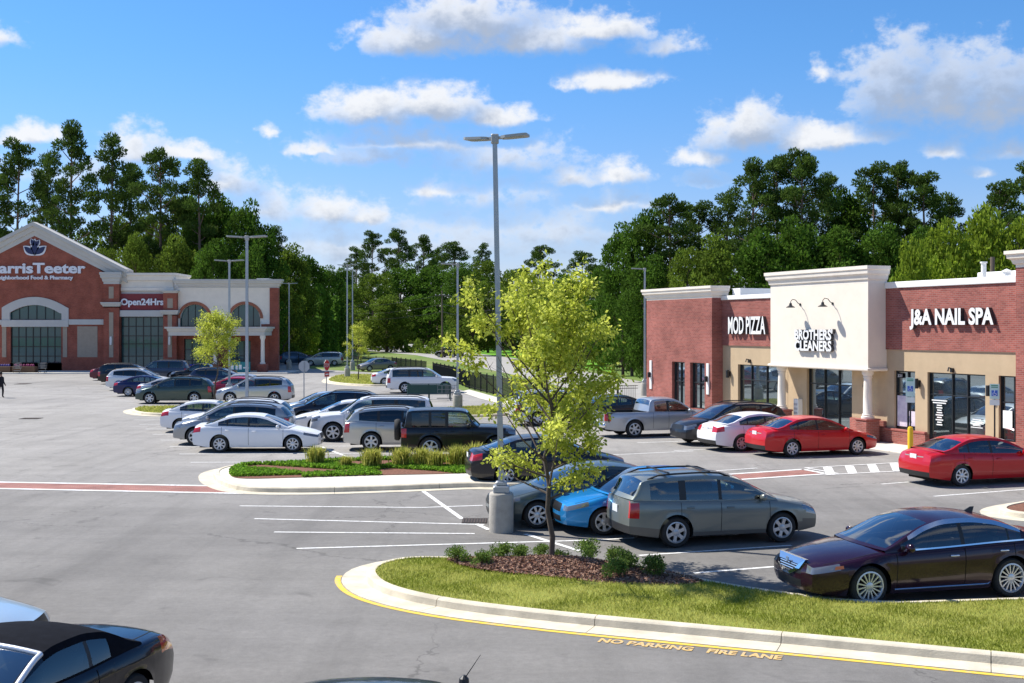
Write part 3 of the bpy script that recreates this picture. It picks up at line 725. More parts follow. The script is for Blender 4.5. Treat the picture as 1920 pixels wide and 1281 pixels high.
    for end, r in ((0, rg[0]), (1, rg[-1])):
        def cp(k, c):
            x, y, z = r[k]; xx = x + bulge(0 if not end else L, c)
            if k == 9: B = r[9][2]; H = r[-1][2]; z = B + (H - B) * (1 - abs(c)**2.6); xx = x + (lean(0 if not end else L, z) - lean(0 if not end else L, B)) + bulge(0 if not end else L, c)
            return (xx, y * c, z)
        for k in range(9):
            for j in range(len(cs) - 1):
                cm = abs(cs[j] + cs[j + 1]) / 2; side = 'L' if cs[j] + cs[j + 1] > 0 else 'R'; nm = 'body'
                if not end:
                    if k in ((7, 8) if not suv else (6, 7, 8)) and cm > .72: nm = 'headlight|' + side
                    elif k in (6, 7, 8) and cm < .52: nm = 'grille'
                    elif k in (1, 2, 3) and cm < .68: nm = 'lower_grille'
                else:
                    if k in (6, 7, 8) and cm > (.62 if not suv else .86): nm = 'taillight|' + side
                    elif suv and k in (4, 5) and cm > .86: nm = 'taillight|' + side
                    elif k < 2: nm = 'rear_valance'
                face(nm, [cp(k, cs[j]), cp(k, cs[j + 1]), cp(k + 1, cs[j + 1]), cp(k + 1, cs[j])], bool(end))
    # cabin
    gs = [x for x in st if g0 <= x <= g1]
    extra = [g0 + (g1 - g0) * k / 40 for k in range(41)]
    for e in extra:
        if min(abs(e - s) for s in gs) > .03: gs.append(e)
    gs = sorted(gs); RT = [1, .93, .75, .5, .25, 0]
    def gring(x):
        B = belt(x) + .002; Ht = top(x); yb = yside(x, belt(x)) - .03; cr = min(.055, max(0, Ht - B) * .32); hs = max(0, Ht - cr - B)
        yr = yb - hs * T['tum']
        b1, b2 = min(.025, .15 * hs), hs - min(.075, .25 * hs)
        out = []
        for h in (0, b1, (b1 + b2) / 2, b2, hs):
            t = h / hs if hs > 1e-6 else 0
            out.append((x, yb + (yr - yb) * t + .02 * sin(pi * t) * min(1, hs / .3), B + h))
        fr = 1 - min(1, hs / max(.05, hmax - belt(x) - .05))
        for t in RT[1:]:
            dx = 0
            if x < T['ws'][1] + .3: dx = -.16 * (1 - t * t) * fr
            if x > T['bl'][0] - .2: dx = .12 * (1 - t * t) * fr
            out.append((x + dx, yr * t, B + hs + cr * (1 - t * t)))
        return out
    gr = [gring(x) for x in gs]
    soft = T.get('soft')
    for i in range(len(gs) - 1):
        xm = (gs[i] + gs[i + 1]) / 2
        for k in range(len(gr[0]) - 1):
            q = [gr[i][k], gr[i + 1][k], gr[i + 1][k + 1], gr[i][k + 1]]; nm = 'body'; ps = False
            hs = gr[i][4][2] - gr[i][0][2]
            if soft and xm > T['ws'][1]: nm = 'soft_top'
            if k in (1, 2):
                for w, (a, b) in enumerate(T['wins']):
                    if a < xm < b and hs > .09: nm, ps = f'side_window{w}', True
                if not ps and T['wins'][0][0] < xm < T['wins'][-1][1]: nm, ps = 'pillar%d' % sum(xm > b_ for _, b_ in T['wins']), True
            elif k >= 5 and T['ws'][0] + .02 < xm < T['ws'][1]: nm = 'windshield'
            elif k >= 5 and T['bl'][0] < xm < T['bl'][1] - .02: nm = 'rear_window'
            elif k == 0 and T.get('chrome') and T['wins'][0][0] < xm < T['wins'][-1][1] + .05: nm = 'window_trim'
            elif k == 3 and T.get('chrome') and T['wins'][0][0] + .2 < xm < T['wins'][-1][1] + .02: nm = 'window_trim'
            both(nm, q, ps)
    parts = []
    def put(name, mb, mk, parent=None, smooth=40, merge=.0008, far=True): parts.append((name, mb.mesh(name, smooth, merge), mk, parent, far)); return len(parts) - 1
    MK = dict(body='paint', hood='paint', cladding='clad', windshield='ws', rear_window='rw', soft_top='soft', pillar='trim', grille='grille', lower_grille='grille', rear_valance='trim', window_trim='chrome')
    door_idx = {}
    for nm, mbx in P.items():
        base = nm.split('|')[0]; nb = base.rstrip('0123456789')
        mk = MK.get(base) or {'door': 'paint', 'pillar': 'trim', 'cladding': 'clad', 'side_window': 'sw' if base == 'side_window0' else 'swr', 'headlight': 'head', 'taillight': 'tail'}[nb]
        i = put(nb, mbx, mk, None, 42)
        if nb == 'door': door_idx[nm] = i
        if nb == 'hood': door_idx['hood'] = i
    for d, (a, b) in enumerate(T['doors']):
        for s, sd in ((1, 'L'), (-1, 'R')):
            x = b - .22; z = belt(x) - .13; y = yside(x, z)
            h = MB(); h.box(X(x) - .09, X(x) + .09, min(s * (y - .01), s * (y + .028)), max(s * (y - .01), s * (y + .028)), z - .016, z + .016, bev=.012)
            put('door_handle', h, 'handle', door_idx.get(f'door{d}|{sd}'), 50, 0, False)
            # shut line of the door
            for xe in (a, b):
                sm = MB()
                pts = [(X(xe), s * (yside(xe, zz) + .0015), zz) for zz in np.linspace(max(zbot(xe), cl + .08), belt(xe) - .02, 9)]
                for p, q in zip(pts, pts[1:]): sm.quad((p[0] - .006, p[1], p[2]), (p[0] + .006, p[1], p[2]), (q[0] + .006, q[1], q[2]), (q[0] - .006, q[1], q[2]))
                put('door_seam', sm, 'well', door_idx.get(f'door{d}|{sd}'), None, 0, False)
    # shut lines of hood and trunk lid
    for s in (1, -1):
        hp = [ring(x)[10] for x in np.linspace(.20, g0 - .02, 12)]; sm = MB()
        for p, q in zip(hp, hp[1:]): sm.quad((X(p[0]), s * (p[1] - .006), p[2] + .003), (X(q[0]), s * (q[1] - .006), q[2] + .003), (X(q[0]), s * (q[1] + .006), q[2] + .002), (X(p[0]), s * (p[1] + .006), p[2] + .002))
        put('hood_seam', sm, 'well', door_idx.get('hood'), None, 0, False)
        if not suv:
            hp = [ring(x)[11] for x in np.linspace(g1 + .02, L - .05, 7)]; sm = MB()
            for p, q in zip(hp, hp[1:]): sm.quad((X(p[0]), s * (p[1] - .006), p[2] + .003), (X(q[0]), s * (q[1] - .006), q[2] + .003), (X(q[0]), s * (q[1] + .006), q[2] + .002), (X(p[0]), s * (p[1] + .006), p[2] + .002))
            put('trunk_seam', sm, 'well', None, None, 0, False)
    # mirrors
    for s in (1, -1):
        x = T['wins'][0][0] + .10; z = belt(x) + .07; y = yside(x, belt(x)) - .02; m = MB()
        m.box(X(x) - .05, X(x) + .07, min(s * (y + .02), s * (y + .21)), max(s * (y + .02), s * (y + .21)), z - .06, z + .07, bev=.035); m.box(X(x) - .02, X(x) + .03, min(s * (y - .03), s * (y + .06)), max(s * (y - .03), s * (y + .06)), z - .07, z - .03)
        put('mirror', m, 'paint' if kind not in ('jeep',) else 'trim', None, 45, 0)
    # floor pan and wheel wells
    m = MB(); m.box(X(L - .25), X(.25), -W / 2 + .32, W / 2 - .32, cl - .03, .56 * belt(2) + .05); m.box(X(ax[1] - Ra), X(ax[0] + Ra), -W / 2 + .13, W / 2 - .13, cl + .0, cl + .14)
    put('underbody', m, 'well', None, None, 0)
    # plates
    for e in (1,):
        r = rg[-1] if e else rg[0]; z = (.86 if not suv else .80) if e else .42; z = .62 if kind == 'convertible' else z; z = z if kind not in ('bigsuv', 'pickup', 'jeep') else z + .1 * (1 - e)
        if e and kind in ('pickup', 'bigsuv'): z = .75
        xx = (L + lean(L, z) + bulge(L, 0) + .008) if e else (lean(0, z) + bulge(0, 0) - .008); m = MB()
        m.box(X(xx) - .008, X(xx) + .008, -.155, .155, z - .08, z + .08); put('license_plate', m, 'plate', None, None, 0, False)
    if kind in ('sedan', 'compact'):
        zt = belt(L) - .055; m = MB(); pts = [(X(L + lean(L, zt) + bulge(L, c) + .006), c * yside(L, zt), zt) for c in (-.6, -.4, -.2, 0, .2, .4, .6)]
        for p, q in zip(pts, pts[1:]): m.quad((p[0], p[1], zt - .016), (p[0], p[1], zt + .016), (q[0], q[1], zt + .016), (q[0], q[1], zt - .016))
        put('trunk_trim', m, 'chrome', None, None, 0, False)
    if 'rails' in T:
        for s in (1, -1):
            pts = []
            for x in np.linspace(T['ws'][1] + .12, T['bl'][0] - .12, 9):
                r = gring(x); pts.append((X(x), s * (r[5][1] - .02), r[5][2] + (.055 if 0 < len(pts) < 8 else .0)))
            put('roof_rail', MB().tube(pts, .022, 6), 'trim', None, 60, 0)
        if kind == 'wagon':
            for f in (.25, .75):
                x = T['ws'][1] + .12 + f * (T['bl'][0] - T['ws'][1] - .24); r = gring(x); m = MB(); m.box(X(x) - .03, X(x) + .03, -r[5][1] + .02, r[5][1] - .02, hmax + .012, hmax + .035); put('crossbar', m, 'trim', None, None, 0)
    if 'bed' in T:
        a, b = T['bed']; w = W / 2 - .13; m = MB(); z0, z1 = .68, belt(4.2) + .0
        m.box(X(b), X(a), -w, w, z0 - .02, z0); m.box(X(b), X(a), w, w + .04, z0, z1); m.box(X(b), X(a), -w - .04, -w, z0, z1); m.box(X(a), X(a) + .04, -w, w, z0, z1); m.box(X(b) - .04, X(b), -w, w, z0, z1)
        put('cargo_bed', m, 'trim', None, None, 0)
        m = MB(); m.box(X(L + .10), X(L - .05), -W / 2 + .12, W / 2 - .12, .46, .62, bev=.03); put('rear_bumper', m, 'chrome', None, 45, 0)
    if soft:
        for s in (1, -1):
            pts = [(X(p[0]), s * (p[1] + .006), p[2] + .006) for p in (gring(x)[4] for x in np.linspace(T['ws'][0], T['ws'][1], 8))]; put('windshield_pillar', MB().tube(pts, .032, 8), 'silver', None, 60, 0)
        r = gring(T['ws'][1]); hp = [(X(p[0]) + .0, s * p[1], p[2] + .006) for s, ps_ in ((1, r[4:]), (-1, r[-2:3:-1])) for p in ps_]; put('windshield_header', MB().tube(hp, .030, 8), 'silver', None, 60, 0)
    if 'spare' in T:
        m = MB(); m.lathe([(.12, -.1), (.36, -.12), (.40, -.04), (.40, .05), (.34, .1), (.1, .11)], 24, 'x', (X(L + .14), -.12, 1.0)); put('spare_wheel', m, 'tyre', None, 50, 0)
    if T.get('chrome'):
        m = MB(); gx = bulge(0, 0) + lean(0, .62)
        # shield shaped grille surround with bars and badge
        out = [(-.46, .765), (.46, .765), (.38, .60), (.13, .47), (-.13, .47), (-.38, .60)]; inn = [(-.34, .675), (.34, .675), (.29, .60), (.09, .51), (-.09, .51), (-.29, .60)]
        f = lambda p, d: (X(-d + lean(0, p[1]) + bulge(0, p[0] / .68)), p[0], p[1])
        for i in range(6):
            j = (i + 1) % 6; m.quad(f(out[i], .03), f(out[j], .03), f(inn[j], .045), f(inn[i], .045)); m.quad(f(out[i], -.03), f(out[j], -.03), f(out[j], .03), f(out[i], .03)); m.quad(f(inn[i], .045), f(inn[j], .045), f(inn[j], -.01), f(inn[i], -.01))
        put('grille_surround', m, 'chrome', None, 30, 0)
        for zz, hw in ((.65, .32), (.615, .29), (.58, .23), (.545, .14)):
            m = MB(); m.quad(f((-hw, zz - .007), .03), f((hw, zz - .007), .03), f((hw, zz + .007), .03), f((-hw, zz + .007), .03)); put('grille_bar', m, 'chrome', None, None, 0)
        m = MB(); m.lathe([(.042, 0), (.05, .012), (.036, .014)], 16, 'x', (X(-.045 + lean(0, .70) + bulge(0, 0)), 0, .70), cap=False); m.tube([f((-.028, .675), .06), f((-.010, .725), .06)], .005); m.tube([f((.028, .675), .06), f((.010, .725), .06)], .005); m.tube([f((-.02, .694), .06), f((.02, .694), .06)], .005); put('badge', m, 'chrome', None, 50, 0)
        for s in (1, -1):
            pts = [(X(x), s * (yside(x, .27) + .006), .265) for x in np.linspace(ax[0] + Ra + .08, ax[1] - Ra - .06, 10)] ; pts.append((pts[-1][0] - .06, pts[-1][1], .33)); put('sill_strip', MB().tube(pts, .012, 5), 'chrome', None, 60, 0)
            m = MB(); m.lathe([(.03, 0), (.045, .012), (.03, .02)], 12, 'x', (X(.06 + lean(0, .33)), s * .60, .345)); put('fog_lamp', m, 'chrome', None, 50, 0)
            m = MB(); pts = [(X(.02 + lean(0, .32)) + .02, s * y_, .325) for y_ in (.2, .35, .52)]; m.tube(pts, .012); put('bumper_strip', m, 'chrome', None, 50, 0)
            q = []
            for xx, zz in ((.34, .645), (.50, .665), (.50, .715), (.36, .70)): q.append((X(xx + lean(xx, zz)), s * (yside(xx, zz) + .004), zz))
            put('turn_signal', MB().quad(*(q if s < 0 else q[::-1])), 'amber', None, None, 0)
        m = MB(); r = gring(3.55); m.rings([[(X(3.62), .0 + .02, r[-1][2] - .01), (X(3.42), .02, r[-1][2] + .0), (X(3.42), -.02, r[-1][2]), (X(3.62), -.02, r[-1][2] - .01)], [(X(3.66), .005, r[-1][2] + .085), (X(3.58), .005, r[-1][2] + .085), (X(3.58), -.005, r[-1][2] + .085), (X(3.66), -.005, r[-1][2] + .085)]]); put('roof_antenna', m, 'trim', None, None, 0)
    # seats and dashboard
    xs = g0 + 1.22 if kind != 'minivan' else g0 + 1.5
    if kind == 'bigsuv' or kind == 'jeep': xs = g0 + .95
    rows = [xs] + ([xs + .95] if kind not in ('pickup', 'convertible') else [])
    for ri, x in enumerate(rows):
        for yy in ((.36, -.36) if ri == 0 else (.33, -.33)):
            b = belt(x); m = MB(); m.box(X(x) - .28, X(x) + .24, yy - .25, yy + .25, .42, .58, bev=.06)
            bz = b + (.10 if ri == 0 else .02)
            m.rings([[(X(x) - .18 - .16 * t + d, yy + w * (1 - .25 * t), .5 + (bz - .5) * t) for d, w in ((0, -.25), (.13, -.25), (.13, .25), (0, .25))] for t in (0, .4, .8, 1.)])
            m.box(X(x) - .38, X(x) - .27, yy - .12, yy + .12, bz + .03, bz + .20, bev=.04); put('seat', m, 'seat', None, 45, 0, False)
    m = MB(); b = belt(g0 + .4); m.box(X(g0 + .78), X(g0 + .12), -W / 2 + .22, W / 2 - .22, .55, b - .02, bev=.05); put('dashboard', m, 'trim', None, 40, 0, False)
    # wheels
    w = .215 if kind not in ('bigsuv', 'pickup', 'jeep') else .25; ns = T.get('spokes', 8 if kind in ('sedan',) else 6); rr = Rw * (.66 if not T.get('chrome') else .72)
    ty = MB(); ty.lathe([(rr, -w / 2 + .02), (Rw - .03, -w / 2), (Rw - .008, -w / 2 + .025), (Rw, -w / 2 + .06), (Rw, w / 2 - .06), (Rw - .008, w / 2 - .025), (Rw - .03, w / 2), (rr + .01, w / 2 - .004), (rr - .005, w / 2 - .03), (rr - .02, -.02), (.02, -.03)], 28, 'y', cap=True)
    rm = MB(); d = w / 2
    rm.lathe([(rr - .002, d - .012), (rr + .012, d - .001), (rr - .012, d + .004), (rr - .028, d - .02), (rr - .03, d - .06)], 28, 'y', cap=False)
    rm.lathe([(.07, d - .05), (.07, d - .012), (.045, d - .004), (.0, d - .002)], 14, 'y', cap=False)
    for k in range(ns):
        a = 2 * pi * k / ns; hw = (.036 if ns <= 6 else .024) if ns < 12 else .011
        ca, sa = cos(a), sin(a)
        def pt(r_, t_, y_): return (r_ * ca - t_ * sa, y_, r_ * sa + t_ * ca)
        r0, r1 = .055, rr - .01
        rm.rings([[pt(r0, -hw * 1.25, d - .02), pt(r0, hw * 1.25, d - .02), pt(r0, hw, d - .06), pt(r0, -hw, d - .06)], [pt((r0 + r1) / 2, -hw * .95, d - .012), pt((r0 + r1) / 2, hw * .95, d - .012), pt((r0 + r1) / 2, hw, d - .06), pt((r0 + r1) / 2, -hw, d - .06)], [pt(r1, -hw * 1.35, d - .008), pt(r1, hw * 1.35, d - .008), pt(r1, hw, d - .06), pt(r1, -hw, d - .06)]])
    return dict(parts=parts, wheel=ty.mesh('wheel', 50), rim=rm.mesh('rim', 40), T=T)

CACHE = {}
NCAR = [0]
def setmat(o, m):
    if not len(o.data.materials): o.data.materials.append(None)
    o.material_slots[0].link = 'OBJECT'; o.material_slots[0].material = m

def car(kind, col, label, px, side=1, yaw=None, px2=None, cat='car', name=None, detail=None, seat=None, tint=None, group='cars parked in the lot', ref='near', pm=(.25, .33), rim=None, sc_=1.0, xoff=0., clad=None):
    """px: photo position of a tyre contact (or near-side bumper end); see ref"""
    if kind not in CACHE: CACHE[kind] = car_parts(kind)
    D = CACHE[kind]; T = D['T']
    if px2 is not None:          # two near-side wheel contacts: rear, front
        a, b = Vector(G(*px)), Vector(G(*px2)); yaw = atan2(b.y - a.y, b.x - a.x); mid = (a + b) / 2
    else:
        yaw = R(yaw); mid = Vector(G(*px)); f = Vector((cos(yaw), sin(yaw)))
        if ref == 'nose': mid -= f * (T['fo'] + T['wb'] / 2)
        elif ref == 'tail': mid += f * (T['L'] - T['fo'] - T['wb'] / 2)
        elif ref == 'rear': mid += f * T['wb'] / 2
        elif ref == 'front': mid -= f * T['wb'] / 2
    lft = Vector((-sin(yaw), cos(yaw))); hw = T['W'] / 2 - .03
    ctr = mid + lft * hw * (1 if lft.y > 0 else -1)       # the pixel lies on the side nearest to the camera
    near = ctr.y < 62 if detail is None else detail
    root = empty(name or {'pickup': 'pickup_truck', 'crossover': 'suv', 'bigsuv': 'suv', 'jeep': 'suv', 'wagon': 'station_wagon', 'minivan': 'minivan', 'convertible': 'convertible_car'}.get(kind, 'sedan_car'), (ctr.x, ctr.y, .004), yaw)
    root['label'] = label; root['category'] = cat; root['group'] = group
    pnt = paint('paint_%s' % '_'.join('%02x' % int(255 * c) for c in lin(col)), col, *pm)
    tn = T.get('tint') if tint is None else tint
    M = dict(paint=pnt, clad=clad or pnt, ws=WSHIELD, rw=TINTGL if tn else WSHIELD, sw=SIDEGL, swr=TINTGL if tn else SIDEGL, soft=SOFTTOP, trim=BLACKTR, grille=GRILLEM, chrome=CHROME, head=HEADL, tail=TAILL, well=WELL, plate=PLATE, handle=pnt if not T.get('chrome') else CHROME, seat=seat or SEATM, amber=AMBER, tyre=TYRE, silver=mat('silver_frame', (.72, .74, .78), .3, metal=.3, coat=.6))
    if T.get('soft'): M['rw'] = SOFTTOP
    made = []
    for nm, me, mk, par, far in D['parts']:
        if not near and not far: made.append(None); continue
        o = bpy.data.objects.new(nm, me); C.objects.link(o); o.parent = made[par] if par is not None and made[par] else root
        setmat(o, M[mk]); made.append(o)
    for ax_ in (1, -1):
        for s in (1, -1):
            w = bpy.data.objects.new('wheel', D['wheel']); C.objects.link(w); w.parent = root; w.location = (ax_ * T['wb'] / 2, s * (T['W'] / 2 - .125), T['R']); w.rotation_euler = (0, .3 * NCAR[0] + ax_, 0 if s > 0 else pi); setmat(w, TYRE)
            r = bpy.data.objects.new('rim', D['rim']); C.objects.link(r); r.parent = w; setmat(r, rim or ALLOY)
    NCAR[0] += 1
    return root

# ---------------------------------------------------------------- the cars, near to far
car('luxury', (.020, .003, .014), 'dark maroon luxury sedan with chrome shield grille beside the lawn', (1892, 1121), px2=(1636, 1138), pm=(.15, .2), rim=ALLOY)
car('wagon', (.22, .24, .22), 'grey station wagon with roof rack parked behind the maroon sedan', (1270, 1028), px2=(1465, 1018), pm=(.5, .35), clad=mat('wagon_cladding', (.14, .135, .12), .5, metal=.3), rim=HUBCAP, cat='station wagon')
car('compact', (.015, .26, .62), 'bright blue compact car with its nose beside the tree trunk', (1133, 1005), ref='front', yaw=192, pm=(.4, .3), rim=HUBCAP)
car('sedan', (.075, .105, .115), 'grey teal sedan between the lamp base and the blue compact', (1008, 992), ref='front', yaw=191, pm=(.5, .32))
car('sedan', (.010, .011, .016), 'charcoal sedan with its tail towards the walkway island', (884, 913), ref='tail', yaw=9, pm=(.1, .28))
car('convertible', (.004, .005, .012), 'black convertible with closed black soft top in the lower left corner', (340, 1322), ref='tail', yaw=251, pm=(.2, .2), cat='convertible')
car('sedan', (.55, .68, .76), 'light blue sedan behind the black convertible at the left edge', (22, 1290), ref='nose', yaw=4, pm=(.5, .3))
# left block, near row
car('sedan', (.80, .81, .83), 'white sedan nearest to the planted walkway island', (410, 849), px2=(550, 848.5), pm=(.0, .35))
car('crossover', (.34, .35, .36), 'silver grey crossover just behind the nearest white sedan', (322, 836), ref='nose', yaw=182, pm=(.6, .32))
car('crossover', (.78, .79, .80), 'white crossover with black roof rails behind the silver grey one', (336, 823), ref='nose', yaw=182, pm=(.0, .35))
car('compact', (.80, .80, .81), 'small white sedan with its tail by the little grass island', (299, 812), ref='tail', yaw=3, pm=(.0, .35))
car('jeep', (.008, .009, .012), 'black boxy off-road car behind the ornamental grasses', (752, 861), ref='tail', yaw=4, pm=(.1, .3))
car('crossover', (.50, .49, .46), 'champagne crossover left of the black boxy off-road car', (644, 847), ref='tail', yaw=5, pm=(.6, .32))
car('bigsuv', (.80, .80, .80), 'large white suv facing left behind the champagne crossover', (581, 829), ref='nose', yaw=184, pm=(.0, .35))
car('sedan', (.78, .79, .80), 'white sedan facing left beyond the large white suv', (552, 812), ref='nose', yaw=184, pm=(.0, .35), detail=False)
car('crossover', (.008, .011, .022), 'dark navy crossover facing left between two light cars', (532, 801), ref='nose', yaw=184, pm=(.3, .28), detail=False)
car('compact', (.52, .58, .63), 'pale blue sedan facing left beyond the dark navy crossover', (524, 789), ref='nose', yaw=184, pm=(.5, .32))
# far left group
car('crossover', (.055, .085, .075), 'dark green suv facing left beside the little grass island', (252, 758), ref='nose', yaw=184, pm=(.5, .34))
car('sedan', (.62, .63, .64), 'silver sedan seen tail-on beyond the dark green suv', (254, 751), ref='tail', yaw=3, pm=(.5, .34))
car('sedan', (.012, .018, .085), 'navy blue sedan with its tail to the left aisle', (211, 744), ref='tail', yaw=3, pm=(.4, .3))
car('crossover', (.70, .72, .73), 'white crossover beyond the navy blue sedan', (197, 733), ref='tail', yaw=3, pm=(.2, .34))
car('minivan', (.008, .009, .014), 'black minivan in the far left row in front of the store', (182, 721), ref='tail', yaw=3, pm=(.3, .3))
car('sedan', (.10, .014, .03), 'dark red sedan at the far end of the left row', (167, 714), ref='tail', yaw=3, pm=(.3, .3))
car('bigsuv', (.07, .09, .13), 'blue grey suv facing left in the second far row', (240, 715), ref='nose', yaw=184, pm=(.5, .34), detail=False)
car('crossover', (.50, .52, .54), 'silver suv facing left behind the thin lamp pole', (403, 758), ref='nose', yaw=183, pm=(.6, .34))
car('sedan', (.48, .03, .06), 'pinkish red sedan beyond the silver suv', (386, 748), ref='tail', yaw=3, pm=(.2, .3))
car('sedan', (.50, .53, .55), 'light silver sedan between the red sedan and the dark blue suv', (379, 740), ref='nose', yaw=183, pm=(.5, .34))
car('crossover', (.022, .04, .085), 'dark blue suv with red tail lamp in the far second row', (352, 731), ref='tail', yaw=3, pm=(.4, .32))
car('compact', (.55, .56, .57), 'silver compact nosing left in front of the black pickup', (328, 727), ref='nose', yaw=183, pm=(.5, .34))
car('pickup', (.006, .007, .009), 'black pickup truck parked far off before the store canopy', (319, 719), ref='nose', yaw=183, pm=(.2, .3), cat='pickup truck')
# rear centre
car('bigsuv', (.80, .80, .80), 'white suv with its tail left beside the green cart corral', (726, 738), ref='tail', yaw=8, pm=(.0, .35), cat='suv')
car('sedan', (.80, .80, .80), 'white sedan half hidden left of the white suv', (697, 724), ref='tail', yaw=8, pm=(.0, .35))
car('compact', (.26, .25, .235), 'grey beige compact suv facing the camera beside the fence', (680, 697), ref='nose', yaw=215, pm=(.5, .34), sc_=1.)
car('minivan', (.60, .59, .55), 'cream minivan at the corner of the store', (568, 686), ref='nose', yaw=184, pm=(.3, .34), cat='minivan')
car('crossover', (.05, .10, .16), 'blue suv under the store corner beside the cream minivan', (525, 684), ref='tail', yaw=20, pm=(.5, .34))
car('sedan', (.16, .02, .03), 'dark red car beyond the blue suv at the store corner', (527, 677), ref='tail', yaw=20, pm=(.3, .34))
car('crossover', (.012, .012, .015), 'black suv driving on the road beyond the fence', (814, 670), ref='nose', yaw=150, pm=(.2, .3), group='vehicles on the far road')
car('pickup', (.70, .71, .72), 'white pickup truck far off on the road', (603, 655), ref='nose', yaw=185, pm=(.1, .35), group='vehicles on the far road', cat='pickup truck')
# right side, before the shops
car('sedan', (.56, .004, .008), 'red sedan parked before the cream shop bay', (1487, 858), px2=(1607, 853.5), pm=(.1, .3))
car('sedan', (.80, .80, .81), 'white sedan between the red sedan and the black suv', (1345, 849), ref='tail', yaw=19, pm=(.0, .35))
car('crossover', (.010, .011, .016), 'black suv facing left before the brick pizza shop', (1290, 838), ref='nose', yaw=199, pm=(.3, .28))
car('pickup', (.42, .44, .47), 'silver pickup truck beside the brick corner of the shops', (1190, 821), ref='rear', yaw=17, pm=(.6, .34), cat='pickup truck', detail=True)
car('sedan', (.50, .003, .007), 'red sedan at the right edge near the yellow bollard', (1804, 913), ref='rear', yaw=17, pm=(.1, .3), rim=ALLOY, seat=SEATT)
car('sedan', (.012, .012, .014), 'black sedan behind the young tree left of the silver pickup', (1062, 800), ref='nose', yaw=196, pm=(.3, .3), detail=False)
car('minivan', (.62, .66, .72), 'pale van half hidden behind the young tree crown', (968, 800), ref='tail', yaw=12, pm=(.2, .34))
o = car('sedan', (.006, .006, .007), 'black car whose roof and whip antenna show at the bottom edge', (1120, 1690), ref='tail', yaw=181, pm=(.2, .25))
tail_x = o.matrix_basis.translation
a = MB(); p = A(870, 1274, 11.0); q = A(901, 1228, 10.9); a.tube([p, p.lerp(q, .5), q], [.006, .004, .0025], 5); a.lathe([(.05, -.03), (.045, .01), (.015, .04)], 10, 'z', tuple(p))
mw = Matrix.Translation(o.location) @ Matrix.Rotation(o.rotation_euler.z, 4, 'Z'); inv = mw.inverted()
a.v = [tuple(inv @ Vector(v)) for v in a.v]; ob('antenna', a, BLACKTR, o)

# ================================================================ buildings
BR_SHOP = brick_mat('shop_brick', (.37, .115, .09), (.25, .070, .058), (.32, .20, .17))
BR_STORE = brick_mat('store_brick', (.38, .088, .050), (.28, .06, .036), (.30, .18, .14))
CREAM = mat('cream_stucco', (.84, .75, .63), .9, var=.05, vscale=1.5, bump=.15, bscale=60, spec=.2)
CREAMW = mat('cream_trim', (.82, .75, .65), .85, var=.06, vscale=1.5, spec=.2)
TAN = mat('tan_stucco', (.50, .38, .245), .9, var=.07, vscale=1.5, bump=.15, bscale=60, spec=.2)
TANP = mat('tan_panel', (.38, .31, .24), .9, var=.08, vscale=3, spec=.2)
WHITEW = mat('white_coping', (.80, .79, .76), .7, spec=.3)
FRAME = mat('window_frame', (.012, .014, .016), .4)
ROOFM = mat('membrane_roof', (.72, .72, .70), .8)
LETTERW = mat('white_letter', (.82, .82, .80), .5)
LETTERS = mat('letter_return', (.05, .05, .055), .5)
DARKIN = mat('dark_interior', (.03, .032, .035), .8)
def sglass(name, col, refl):
    m = bpy.data.materials.new(name); m.use_nodes = True; N, K = m.node_tree.nodes, m.node_tree.links; b = N['Principled BSDF']; o = N['Material Output']
    b.inputs['Base Color'].default_value = (*col, 1); b.inputs['Roughness'].default_value = .3
    g = N.new('ShaderNodeBsdfGlossy'); g.inputs['Roughness'].default_value = .02; g.inputs[0].default_value = (.75, .9, .95, 1)
    tc = N.new('ShaderNodeTexCoord'); n = N.new('ShaderNodeTexNoise'); n.inputs['Scale'].default_value = .8; K.new(tc.outputs['Object'], n.inputs['Vector'])
    bp = N.new('ShaderNodeBump'); bp.inputs['Strength'].default_value = .03; bp.inputs['Distance'].default_value = .05; K.new(n.outputs[0], bp.inputs['Height']); K.new(bp.outputs[0], g.inputs['Normal'])
    mx = N.new('ShaderNodeMixShader'); mx.inputs[0].default_value = refl; K.new(b.outputs[0], mx.inputs[1]); K.new(g.outputs[0], mx.inputs[2]); K.new(mx.outputs[0], o.inputs[0]); return m
SHOPGL = sglass('shop_glass', (.010, .018, .022), .36)
STOREGL = sglass('store_glass', (.008, .072, .076), .05)

def wall(x0, x1, z0, z1, y0, y1, holes=()):
    """front at y0, back at y1, rectangular openings (x0,x1,z0,z1)"""
    mb = MB(); xs = sorted({x0, x1, *[h[0] for h in holes], *[h[1] for h in holes]}); zs = sorted({z0, z1, *[h[2] for h in holes], *[h[3] for h in holes]})
    def solid(i, j):
        if not (0 <= i < len(xs) - 1 and 0 <= j < len(zs) - 1): return False
        x, z = (xs[i] + xs[i + 1]) / 2, (zs[j] + zs[j + 1]) / 2
        return not any(h[0] < x < h[1] and h[2] < z < h[3] for h in holes)
    for i in range(len(xs) - 1):
        for j in range(len(zs) - 1):
            if not solid(i, j): continue
            a, b, c, d = xs[i], xs[i + 1], zs[j], zs[j + 1]
            mb.quad((a, y0, c), (b, y0, c), (b, y0, d), (a, y0, d)); mb.quad((b, y1, c), (a, y1, c), (a, y1, d), (b, y1, d))
            if not solid(i - 1, j): mb.quad((a, y1, c), (a, y0, c), (a, y0, d), (a, y1, d))
            if not solid(i + 1, j): mb.quad((b, y0, c), (b, y1, c), (b, y1, d), (b, y0, d))
            if not solid(i, j - 1): mb.quad((a, y1, c), (b, y1, c), (b, y0, c), (a, y0, c))
            if not solid(i, j + 1): mb.quad((a, y0, d), (b, y0, d), (b, y1, d), (a, y1, d))
    return mb

